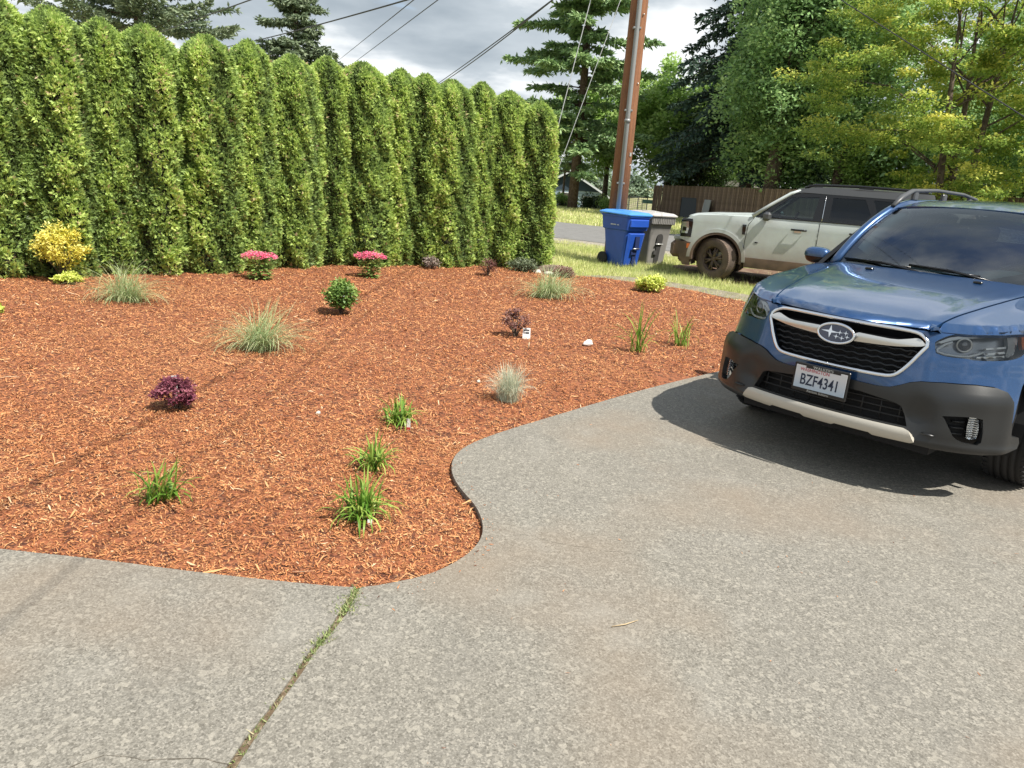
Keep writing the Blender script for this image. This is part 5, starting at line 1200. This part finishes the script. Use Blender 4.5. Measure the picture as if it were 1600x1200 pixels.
    # roof edge panel, dark
    patch_obj('roof_side', bk2, suv, dict(poly=[(1.97, 1.565), (2.15, 1.60), (4.14, 1.585), (4.10, 1.70), (3.0, 1.715), (2.35, 1.70), (2.10, 1.655)], fn=f, sp=.12, thick=.03, off=.004, sign=-sg), flip=True)
    mb = MB(); mb.tube([Bs(2.15, 1.675, sg, -.06), Bs(2.30, 1.735, sg, -.05), Bs(3.0, 1.755, sg, -.05), Bs(3.8, 1.745, sg, -.05), Bs(4.02, 1.70, sg, -.06)], .022, 8)
    for xx in (2.32, 3.1, 3.9): mb.box(tuple(Bs(xx, 1.72, sg, -.055)), (.22, .035, .045))
    mb.build('roof_rail', blk, suv, flip=True)
    # seams, handle, vent, badge, mirror
    for pts in ([(1.345, .45), (1.335, .70), (1.36, 1.0), (1.44, 1.13)], [(2.50, .46), (2.50, 1.13)], [(3.0, .46), (3.02, .60), (3.22, .86), (3.30, 1.13)]):
        mb = MB(); mb.tube([Bs(a, b, sg, .001) for a, b in dens(pts, .06, False)], .005, 4); mb.build('door_seam', liner, suv, flip=True)
    for x0, x1, z in ((2.07, 2.31, .985), (2.98, 3.20, .995)):
        dh = bpy.data.objects.new('door_handle', None); C.objects.link(dh); dh.parent = suv
        mb = MB(); mb.tube([Bs(x0, z, sg, .02), Bs(x0+.03, z, sg, .045), Bs(x1-.03, z, sg, .045), Bs(x1, z, sg, .02)], .016, 6); mb.build('handle_bar', blk, dh, flip=True)
        V_, F_, S_ = patch([(x0+.05, z-.045), (x1-.08, z-.045), (x1-.08, z-.01), (x0+.05, z-.01)], lambda x, zz, sg=sg: Bs(x, zz, sg, .004), .05, (), .004, sign=-sg); mb = MB(); mb.add(V_, F_); mb.build('handle_cup', satin, dh, flip=True)
    V_, F_, S_ = patch([(1.275, .83), (1.265, 1.0), (1.33, 1.0), (1.325, .83)], lambda x, z, sg=sg: Bs(x, z, sg, .014), .04, (), .02, sign=-sg); mb = MB(); mb.add(V_, F_); mb.build('fender_vent', blk, suv, flip=True)
    V_, F_, S_ = patch([(1.49, .715), (1.525, .728), (1.57, .715), (1.53, .698)], lambda x, z, sg=sg: Bs(x, z, sg, .006), .04, (), .006, sign=-sg); mb = MB(); mb.add(V_, F_); mb.build('door_emblem', blk, suv, flip=True)
    mr = bpy.data.objects.new('door_mirror', None); C.objects.link(mr); mr.parent = suv
    mb = MB(); p = Vector(Bs(1.66, 1.17, sg, .13)); mb.box(p, (.13, .20, .15), bev=.04); mb.build('mirror_shell', bk2, mr, flip=True)
    mb = MB(); mb.tube([Bs(1.60, 1.12, sg, -.01), p + Vector((0, -sg*.03, -.05))], .028, 6); mb.build('mirror_arm', blk, mr, flip=True)
    for k, xx in enumerate(BW): wheel(suv, (xx, sg*.80, .355), .362, .235, .225, mat('brownish dark alloy', (.10, .07, .055), .7, .2, noise=(9, (.17, .12, .09), .4, .6)), tyred, steer=(.5 if k == 0 else 0), side=sg, spokes=6)
# hood, front, screen, roof
def Bh(x, y):
    x, y = np.broadcast_arrays(np.asarray(x, float), np.asarray(y, float)); ay = np.abs(y)
    return np.stack([x, y, cr([.2, .3, .5, .9, 1.45], [1.03, 1.08, 1.115, 1.145, 1.18], x) - .045*np.clip((ay-.6)/.28, 0, 1)**2 + .015*smooth01((.55-ay)/.06)], -1)
hp = [(.24 + .10*abs(y)**3, y) for y in np.linspace(-.70, .70, 11)] + [(.34, .80), (.6, .868), (1.2, .872), (1.46, .865), (1.40, .4), (1.38, 0), (1.40, -.4), (1.46, -.865), (1.2, -.872), (.6, -.868), (.34, -.80)]
patch_obj('bonnet', bc_p, suv, dict(poly=hp, fn=Bh, sp=.09, thick=.03, sign=1), flip=True)
mb = MB(); mb.box((.20, 0, .86), (.10, 1.42, .30), bev=.03); mb.build('grille_panel', blk, suv, flip=True)
for k in range(3): mb = MB(); mb.box((.145, 0, .78 + .08*k), (.02, 1.30, .03), bev=.008); mb.build('grille_bar', bk2, suv, flip=True)
mb = MB(); mb.box((.13, 0, .66), (.16, 1.44, .10), bev=.03); mb.build('bumper_paint', bc_p, suv, flip=True)
mb = MB(); mb.box((.16, 0, .46), (.30, 1.50, .30), bev=.06); mb.box((.30, 0, .29), (.30, 1.3, .12), bev=.04); mb.build('front_bumper', bk, suv, flip=True)
def Bw(u, v):
    u = np.asarray(u, float); v = np.asarray(v, float); a = np.stack([1.40 + .06*u*u, .80*u, 1.16 + 0*v], -1); b = np.stack([2.04 + .05*u*u, .66*u, 1.665 - .03*u*u + 0*v], -1); p = a + (b-a)*v[..., None]; p[..., 0] -= .04*4*v*(1-v); p[..., 2] += .03*4*v*(1-v); return p
patch_obj('windscreen', carg, suv, dict(poly=sq, fn=Bw, sp=.15, thick=0, sign=-1), flip=True)
def Br(x, y):
    x, y = np.broadcast_arrays(np.asarray(x, float), np.asarray(y, float))
    return np.stack([x, y, cr([2.04, 2.3, 2.8, 3.6, 4.12], [1.675, 1.715, 1.735, 1.735, 1.70], x) - .035*(np.abs(y)/.68)**3], -1)
patch_obj('roof', bk2, suv, dict(poly=[(2.04, -.66), (2.02, 0), (2.04, .66), (3.0, .70), (4.10, .69), (4.14, 0), (4.10, -.69), (3.0, -.70)], fn=Br, sp=.12, thick=.03, sign=1), flip=True)
mb = MB(); mb.box((4.36, 0, .86), (.06, 1.62, .56), bev=.03); mb.build('tailgate', bc_p, suv, flip=True)
mb = MB(); mb.add([(4.32, -.80, 1.16), (4.32, .80, 1.16), (4.13, .68, 1.66), (4.13, -.68, 1.66)], [(0, 1, 2, 3)]); mb.build('rear_window', tintg, suv, flip=True)
mb = MB(); mb.box((4.33, 0, .48), (.14, 1.66, .24), bev=.05); mb.build('rear_bumper', bk, suv, flip=True)
mb = MB(); mb.box((.87, 0, .66), (1.15, 1.0, .72)); mb.box((3.55, 0, .66), (1.1, 1.0, .6)); mb.box((2.3, 0, .36), (3.2, 1.2, .14)); mb.build('underbody', bk, suv, flip=True)
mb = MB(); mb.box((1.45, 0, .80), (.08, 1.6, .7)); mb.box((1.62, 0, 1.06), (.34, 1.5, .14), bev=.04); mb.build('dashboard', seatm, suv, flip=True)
for sx_ in (2.55, 3.45):
    for sy_ in (-.38, .38):
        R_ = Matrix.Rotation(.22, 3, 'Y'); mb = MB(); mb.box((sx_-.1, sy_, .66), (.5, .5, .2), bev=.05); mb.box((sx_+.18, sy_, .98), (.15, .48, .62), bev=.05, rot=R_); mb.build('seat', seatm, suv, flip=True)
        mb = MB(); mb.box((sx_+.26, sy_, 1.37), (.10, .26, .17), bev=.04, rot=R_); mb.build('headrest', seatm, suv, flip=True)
mb = MB(); mb.tube([Vector((2.02, .38, 1.10)) + Matrix.Rotation(-1.1, 3, 'Y') @ Vector((.18*math.cos(t), .18*math.sin(t), 0)) for t in np.linspace(0, 2*PI, 25)], .015, 6, cap=False); mb.build('steering_wheel', blk, suv, flip=True)

# ------------------------------------------------------------------ roll carts
def cart(label, x, y, rz, body, lid, kind):
    t = thing('wheeled_bin', label, 'bin', (x, y, -.02), rz)
    # front face looks along -y local; wheels at +y side
    def sec(z, w, d, r=.05, n=4):
        P = []
        for cxs, cys, a0 in ((1, 1, 0), (-1, 1, 90), (-1, -1, 180), (1, -1, 270)):
            for k in range(n+1):
                a = math.radians(a0 + 90*k/n); P.append((cxs*(w/2-r) + r*math.cos(a), cys*(d/2-r) + r*math.sin(a), z))
        return P
    if kind == 'blue': S = [(.0, .40, .44), (.03, .43, .47), (.68, .52, .62), (.70, .53, .64), (.715, .57, .70), (.95, .60, .76), (.955, .63, .79), (.985, .63, .79)]
    else: S = [(.0, .42, .46), (.03, .45, .49), (.62, .53, .60), (.80, .56, .66), (.90, .58, .70), (.905, .62, .74), (.985, .64, .77)]
    mb = MB(); V_ = []; n = len(sec(0, 1, 1))
    for z, w, d in S: V_ += sec(z, w, d)
    F_ = [(i*n+k, i*n+(k+1) % n, (i+1)*n+(k+1) % n, (i+1)*n+k) for i in range(len(S)-1) for k in range(n)] + [tuple(range(n))[::-1]]
    mb.add(V_, F_); mb.build('bin_body', body, t)
    # lid : shallow hipped slab overhanging the rim
    mb = MB(); V_ = []; L = [(.985, .66, .84), (1.005, .67, .85), (1.02, .64, .82), (1.05, .52, .70), (1.06, .30, .46)]
    for z, w, d in L: V_ += [(a, b + .01 - .10*(z > 1.03)*.3, c + (.018 if b > .2 else 0)) for a, b, c in sec(z, w, d, .04)]
    mb.smooth = False; mb.add(V_, [(i*n+k, i*n+(k+1) % n, (i+1)*n+(k+1) % n, (i+1)*n+k) for i in range(len(L)-1) for k in range(n)] + [tuple((len(L)-1)*n+k for k in range(n)), tuple(range(n))[::-1]])
    for sx in (-.10, .10): mb.box((sx, -.02, 1.062), (.05, .38, .012), bev=.004)
    mb.build('bin_lid', lid, t)
    dk = mat('slot shade ' + kind, tuple(c*.22 for c in body['c3']), .7)  # body colour darkened: recess shade painted onto the slot shapes
    if kind == 'blue':
        mb = MB(); mb.box((0, -.365, .845), (.50, .07, .15), bev=.015); mb.build('front_band', body, t)
        mb = MB(); mb.add([(-.19, -.245, .05), (.19, -.245, .05), (.23, -.335, .66), (-.23, -.335, .66), (-.15, -.268, .05), (.15, -.268, .05), (.17, -.352, .64), (-.17, -.352, .64)], [(4, 5, 6, 7), (0, 4, 7, 3), (5, 1, 2, 6), (3, 7, 6, 2), (0, 1, 5, 4)]); mb.build('front_panel', body, t)
        mb = MB(); mb.box((.015, -.352, .47), (.11, .03, .26)); mb.box((-.02, -.318, .30), (.15, .03, .10)); mb.box((.02, -.296, .13), (.10, .03, .24)); mb.build('grab_slot_shade', dk, t)
        mb = MB(); mb.tube([(-.08, -.362, .37), (.09, -.362, .37)], .011, 8); mb.build('grab_bar', satin, t)
        mb = MB()
        for k in range(9): 
            if k != 2: mb.box((-.305, -.13 + .026*k, .80), (.006, .017 if k % 3 else .010, .022))
        mb.build('side_mark', mat('white stencil', (.75, .78, .8), .6), t)
    else:
        mb = MB(); mb.box((0, -.352, .905), (.60, .06, .14), bev=.01)
        for k in range(13): mb.box((-.27 + .045*k, -.385, .895), (.012, .014, .12))
        mb.build('rim_skirt', body, t)
        mb = MB(); a = [(.075*math.cos(q), .56 + .085*math.sin(q)) for q in np.linspace(0, PI, 12)] + [(-.075, .42), (-.055, .40), (-.055, .04), (.055, .04), (.055, .40), (.075, .42)]
        V_ = []
        for off_ in (-.003, .03): V_ += [(u, -(.235 + .115*v/.9) - .012 + off_*1., v) for u, v in a]
        m = len(a); mb.add(V_, [tuple(range(m))[::-1], tuple(range(m, 2*m))] + [(i, (i+1) % m, (i+1) % m + m, i+m) for i in range(m)]); mb.box((-.07, -.292, .27), (.08, .02, .08)); mb.build('grab_slot_shade', dk, t)
        mb = MB(); mb.tube([(-.09, -.318, .44), (.09, -.318, .44)], .012, 8); mb.build('grab_bar', mat('galvanised bar', (.6, .6, .58), .4, .6), t)
    mb = MB(); mb.tube([(-.22, .46, .99), (-.22, .50, 1.0), (.22, .50, 1.0), (.22, .46, .99)], .016, 8); mb.build('push_handle', lid, t)
    for sx in (-1, 1):
        mb = MB(); mb.lathe([(.001, -.025), (.10, -.025), (.125, -.02), (.125, .02), (.10, .025), (.001, .025)], 24, 'X', c=(sx*.27, .27, .125)); mb.build('wheel', tyrem, t)
    mb = MB(); mb.tube([(-.27, .27, .125), (.27, .27, .125)], .012, 6); mb.build('axle', satin, t)
    return t
def bmat(name, c): m = mat(name, c, .42, noise=(6, tuple(v*1.12 for v in c), .45, .65), bump=(250, .1, .002)); m['c3'] = c; return m
b1 = bmat('blue bin plastic', (.018, .085, .46)); b1l = bmat('blue lid plastic', (.07, .28, .72)); b2 = bmat('taupe bin plastic', (.26, .25, .235)); b2l = bmat('pale taupe lid plastic', (.50, .48, .46))
cart('blue wheeled recycling bin standing on the verge before the utility pole', 1.98, 14.90, math.radians(38), b1, b1l, 'blue')
cart('taupe grey wheeled rubbish bin standing right behind the blue one', 2.60, 15.55, math.radians(30), b2, b2l, 'grey')

# ------------------------------------------------------------------ utility pole, guys, wires
pw = mat('brown pole wood', (.30, .125, .055), .85, noise=(5, (.20, .085, .04), .42, .62), noise2=(40, (.38, .19, .10), .52, .7), bump=(25, .5, .01))
# stretch the grain along the pole
for n in [q for q in pw.node_tree.nodes if q.type == 'TEX_NOISE']:
    mp_ = pw.node_tree.nodes.new('ShaderNodeMapping'); mp_.inputs['Scale'].default_value = (5, 5, .35); src_ = n.inputs['Vector'].links[0].from_socket
    pw.node_tree.links.new(src_, mp_.inputs[0]); pw.node_tree.links.new(mp_.outputs[0], n.inputs['Vector'])
PX, PY = 1.86, 15.39
pole = thing('utility_pole', 'brown wooden utility pole with grey conduit, standing behind the bins', 'utility pole', (PX, PY, 0))
mb = MB(); mb.tube([(0, 0, -.3), (0, 0, 3), (0, 0, 6), (0, 0, 10.6)], [.185, .172, .157, .135], 28); mb.build('post', pw, pole)
cm = mat('grey conduit', (.30, .31, .31), .5, .2)
mb = MB(); mb.tube([(-.02, -.235, -.1), (-.02, -.225, 3.2), (-.02, -.21, 6.2), (-.02, -.205, 8.5)], .045, 14); mb.tube([(-.02, -.235, 2.68), (-.02, -.234, 2.74)], .056, 14); mb.build('conduit', cm, pole)
for z in (1.55, 2.9, 4.35, 5.8, 7.3): mb = MB(); mb.box((-.02, -.20, z), (.15, .10, .035), bev=.005); mb.build('conduit_strap', cm, pole)
for a, z in ((.9, 1.9), (.7, 3.4), (1.1, 4.1), (.5, 4.6)): mb = MB(); mb.tube([(.16*math.sin(a), -.16*math.cos(a), z), (.19*math.sin(a), -.19*math.cos(a), z)], .014, 6); mb.build('bolt', satin, pole)
mb = MB(); mb.box((.12, -.135, 2.1), (.05, .02, .07), rz=.7, bev=.003); mb.build('pole_tag', satin, pole)
cdir = Vector((.55, -.83, 0))
mb = MB(); mb.box((0, -.2, 9.9), (2.4, .10, .12), rz=.35, bev=.01); mb.build('crossarm', pw, pole)
for k in (-1.05, -.55, .55, 1.05): mb = MB(); mb.lathe([(.001, .16), (.05, .15), (.03, .11), (.055, .08), (.03, .05), (.03, 0)], 12, c=(k*math.cos(.35), -.2 + k*math.sin(.35), 9.96)); mb.build('insulator', mat('brown porcelain', (.12, .05, .03), .2), pole)
wire_m = mat('black wire', (.025, .025, .028), .6); guy_m = mat('galvanised strand', (.55, .55, .54), .4, .6)
def wire(lab, a, b, sag, r, m=wire_m, n=24, name='overhead_wire', grp=None):
    a, b = Vector(a), Vector(b); mb = MB(); mb.tube([a.lerp(b, k/n) - Vector((0, 0, sag*4*(k/n)*(1-k/n))) for k in range(n+1)], r, 5); return tag(mb.build(name, m, None), lab, 'wire', grp)
wire('steel guy wire with a pale yellow guard, left of the utility pole', (PX-.1, PY-.05, 9.3), (.04, 14.1, 0), 0, .008, guy_m, name='guy_wire')
wire('thinner steel guy wire nearer the pole, without a guard', (PX-.1, PY-.05, 5.75), (.06, 14.15, 0), 0, .006, guy_m, name='guy_wire')
mb = MB(); A = Vector((.04, 14.1, 0)); B = Vector((PX-.1, PY-.05, 9.3)); dd = (B-A).normalized(); mb.tube([A + dd*1.55, A + dd*2.42], .036, 8); mb.tube([A + dd*.1, A + dd*1.55], .02, 8)
tag(mb.build('guy_guard', mat('cream plastic guard', (.78, .76, .62), .5), None), 'pale yellow plastic guard sleeve on the left guy wire beside the hedge end', 'wire guard')
# far ends computed along the photographed lines
wire('upper cable of the close pair descending from the pole to behind the hedge', (PX, PY-.1, 6.05), (-9.2, 62, 6.9), .12, .02)
wire('lower cable of the close pair descending from the pole to behind the hedge', (PX-.2, PY-.1, 5.98), (-9.3, 62, 6.95), .35, .02)
wire('thin wire, right of the two thin parallel ones crossing the grey sky', (-1.3, 15.4, 5.1), (-13.0, 53.4, 7.4), .0, .012)
wire('thin wire, left of the two thin parallel ones crossing the grey sky', (-2.0, 15.4, 4.9), (-13.1, 53.4, 8.2), .0, .012)
wire('cable sagging across the sky left of the middle fir top', (-1.65, 13.9, 4.49), (-17.5, 41.4, 6.6), .12, .016)
wire('black cable crossing the sky above the left third of the hedge', (-4.35, 13.3, 4.14), (-14.2, 28.7, 5.3), .0, .012)
wire('service cable crossing in front of the maple at upper right', (4.6, 14.2, 5.1), (6.35, 8.0, 1.8), 0, .008)
wire('service drop running from the pole over the bed towards the house behind the viewer', (PX-.1, PY-.2, 6.2), (.05, -3.0, 4.6), .25, .009)
wire('second thinner service drop beside the first one', (PX-.05, PY-.2, 6.6), (.92, -2.0, 4.7), .15, .006)

# ------------------------------------------------------------------ fence, leaning panels, shed, blue house, mesh fence
fw = [mat('weathered fence board %s' % n, c, .9, noise=(9, c2, .42, .65), bump=(30, .4, .01)) for n, c, c2 in (('brown', (.25, .17, .12), (.17, .115, .08)), ('dark', (.20, .135, .095), (.14, .095, .07)), ('tan', (.31, .215, .15), (.21, .145, .105)))]
F0, F1 = np.array([7.5, 45.4]), np.array([15.9, 21.8]); fd = (F1-F0)/np.linalg.norm(F1-F0); flen = np.linalg.norm(F1-F0); fa = math.atan2(fd[1], fd[0])
fence = thing('wooden_fence', 'long brown board fence running behind the pale green 4x4', 'fence', (0, 0, 0))
bmesh_ = [None]*3
for k in range(3):
    mb = MB(); mb.box((0, 0, .88), (.128, .02, 1.76), bev=.004); bmesh_[k] = mb.mesh('board', fw[k])
nb = int(flen/.14)
for i in range(nb):
    q = F0 + fd*(i+.5)*.14; u = i*.14/flen; zt = 1.62 + .42*u**.8; gap = i in (4, 7, 9, 13, 60, 63, 66, 69, 73, 78, 82, 120)
    o = link('board', bmesh_[i*7 % 3], fence); h = zt - (.0 + .3*u) + .0
    o.location = (q[0] + fd[0]*(.02 if gap else 0), q[1], .0 + .25*u); o.rotation_euler = (0, rng.normal(0, .006), fa); o.scale = (1 if not gap else .72, 1, (zt - .25*u)/1.76 + rng.normal(0, .006))
for i in range(int(flen/2.4)+1):
    q = F0 + fd*i*2.4 + np.array([fd[1], -fd[0]])*(-.06); u = i*2.4/flen
    mb = MB(); mb.box((0, 0, .85), (.1, .1, 1.75)); o = mb.build('fence_post', fw[1], fence); o.location = (q[0], q[1], .25*u); o.rotation_euler.z = fa; o.scale.z = .95 + .05*u
for zz in (.4, 1.35):
    a = F0 + np.array([-fd[1], fd[0]])*.04; b = F1 + np.array([-fd[1], fd[0]])*.04; mb = MB(); mb.tube([(a[0], a[1], zz), (b[0], b[1], zz+.3)], .045, 4); mb.build('fence_rail', fw[1], fence)
pnl = thing('leaning_panel', 'grey white sheet panel leaning against the brown fence, right of the dark one', 'panel', (9.25, 39.6, .05), fa - .25)
mb = MB(); mb.box((0, 0, .52), (.92, .05, 1.05), bev=.008); mb.build('panel_sheet', mat('grey white panel', (.42, .43, .43), .5), pnl); mb = MB(); mb.tube([(-.44, -.03, .02), (-.44, -.03, 1.03)], .012, 4); mb.build('panel_edge', satin, pnl); pnl.rotation_euler[0] = -.12
pn2 = thing('leaning_panel', 'dark blue grey sheet panel leaning against the fence, left of the pale one', 'panel', (8.70, 41.0, .05), fa + .9)
mb = MB(); mb.box((0, 0, .53), (.85, .05, 1.07), bev=.008); mb.build('panel_sheet', mat('dark slate panel', (.035, .045, .055), .5), pn2); mb = MB(); mb.tube([(-.41, -.03, .02), (-.41, -.03, 1.05)], .012, 4); mb.build('panel_edge', liner, pn2); pn2.rotation_euler[0] = -.1
shed = thing('garden_shed', 'pale roofed garden shed whose roof peeks above the brown fence', 'shed', (13.9, 50.1, 0), -.25)
mb = MB(); mb.box((0, 0, .95), (2.2, 2.0, 1.9)); mb.build('shed_wall', mat('shed wall', (.35, .33, .3), .8), shed)
mb = MB(); pr = [(-1.25, 1.93), (-1.15, 2.03), (-.7, 2.26), (0, 2.38), (.7, 2.26), (1.15, 2.03), (1.25, 1.93)]; V_ = [(a, -1.15, b) for a, b in pr] + [(a, 1.15, b) for a, b in pr]; n = len(pr)
mb.add(V_, [tuple(range(n)), tuple(range(2*n-1, n-1, -1)), (0, n, 2*n-1, n-1)] + [(i, i+1, i+1+n, i+n) for i in range(n-1)]); mb.build('shed_roof', mat('pale shed roof', (.52, .50, .46), .7, noise=(3, (.38, .37, .33), .45, .6)), shed)
hb = thing('blue_house', 'low blue gabled house across the road behind the fir trunk', 'house', (3.44, 62.5, -2.3), -.02)
dkb = mat('eave shaded blue siding', (.030, .055, .085), .8); ltb = mat('light blue siding', (.42, .54, .66), .8); wtr = mat('white trim', (.72, .75, .78), .6); rfm = mat('grey roof shingles', (.20, .21, .22), .9, noise=(8, (.14, .15, .16), .4, .6))
mb = MB(); W_ = 2.95; zE, zP = 3.05, 4.62
mb.prism([(-W_+.3, .0), (W_-.35, .0), (W_-.35, 8), (-W_+.3, 8)], 0, 3.10); mb.build('wall', ltb, hb)
for k in range(7): mb = MB(); mb.box((-.02, -.008, 1.35 + .26*k), (5.2, .02, .02)); mb.build('siding_shadow_strip', mat('siding shadow line', (.17, .26, .35), .8), hb)  # thin dark strips stand for the shadow lines between siding boards
mb = MB(); mb.add([(-W_+.05, -.06, zE+.05), (W_-.05, -.06, zE+.05), (0, -.06, zP-.08), (-W_+.05, .1, zE+.05), (W_-.05, .1, zE+.05), (0, .1, zP-.08)], [(0, 1, 2), (5, 4, 3), (0, 3, 4, 1)]); mb.build('gable', dkb, hb)  # gable coloured darker to carry the shade under the eave
for sg in (-1, 1):
    mb = MB(); mb.add([(0, -.4, zP), (sg*(W_+.35), -.4, zE-.25), (sg*(W_+.35), 8.3, zE-.25), (0, 8.3, zP), (0, -.4, zP-.12), (sg*(W_+.35), -.4, zE-.37), (sg*(W_+.35), 8.3, zE-.37), (0, 8.3, zP-.12)], [(0, 1, 2, 3), (4, 7, 6, 5), (0, 4, 5, 1), (1, 5, 6, 2)]); mb.build('roof', rfm, hb)
    mb = MB(); mb.add([(0, -.43, zP+.02), (sg*(W_+.37), -.43, zE-.23), (sg*(W_+.37), -.43, zE-.39), (0, -.43, zP-.14), (0, -.41, zP+.02), (sg*(W_+.37), -.41, zE-.23), (sg*(W_+.37), -.41, zE-.39), (0, -.41, zP-.14)], [(0, 1, 2, 3), (4, 7, 6, 5), (0, 4, 5, 1), (3, 2, 6, 7)]); mb.build('barge_board', wtr, hb)
for x0, x1, z0, z1 in ((-.62, .15, 1.5, 2.9), (1.2, 2.0, 1.7, 2.7)):
    wdw = bpy.data.objects.new('window', None); C.objects.link(wdw); wdw.parent = hb
    mb = MB()
    for c, d in ((((x0+x1)/2, -.03, z0), (x1-x0+.16, .06, .08)), (((x0+x1)/2, -.03, z1), (x1-x0+.16, .06, .08)), ((x0, -.03, (z0+z1)/2), (.08, .06, z1-z0)), ((x1, -.03, (z0+z1)/2), (.08, .06, z1-z0))): mb.box(c, d)
    mb.build('frame', wtr, wdw); mb = MB(); mb.box(((x0+x1)/2, -.016, (z0+z1)/2), (x1-x0, .02, z1-z0)); mb.build('pane', mat('brownish window glass', (.12, .10, .09), .15), wdw)
mf = thing('mesh_fence', 'grey wire mesh fence in the gap left of the wooden fence', 'fence', (0, 0, 0))
for i in range(5): mb = MB(); x = 5.4 + .52*i*1.0; mb.tube([(x, 48.5 - .3*i, -.3), (x, 48.5 - .3*i, .85)], .03, 6); mb.build('mesh_post', guy_m, mf)
mb = MB()
for z in np.arange(0, .84, .12): mb.tube([(5.4, 48.5, z), (7.48, 47.3, z)], .008, 4)
for u in np.linspace(0, 1, 20): mb.tube([(5.4 + 2.08*u, 48.5 - 1.2*u, 0), (5.4 + 2.08*u, 48.5 - 1.2*u, .84)], .008, 4)
mb.tube([(5.4, 48.5, .86), (7.48, 47.3, .86)], .03, 6); mb.build('mesh_wire', guy_m, mf, kind='stuff')
sg_ = thing('green_sign', 'small pale green panel hanging on the wire mesh fence', 'sign', (7.55, 47.0, .42), -.1); mb = MB(); mb.box((0, 0, .22), (.85, .04, .22), bev=.01); mb.build('sign_face', mat('pale green board', (.22, .42, .32), .6), sg_)
for sx in (-.4, .4): mb = MB(); mb.tube([(sx, .03, -.5), (sx, .03, .33)], .02, 5); mb.build('sign_post', guy_m, sg_)
hs2 = thing('beige_house', 'beige house wall glimpsed between the trunks behind the cars', 'house', (17.5, 39.5, 0), -.4)
mb = MB(); mb.box((0, 0, 1.5), (5, 4, 3.0)); mb.build('wall', mat('beige wall', (.40, .36, .30), .8), hs2); mb = MB(); mb.prism([(-2.8, -2.3), (2.8, -2.3), (2.8, 2.3), (-2.8, 2.3)], 3.0, 3.15); mb.build('roof', rfm, hs2)
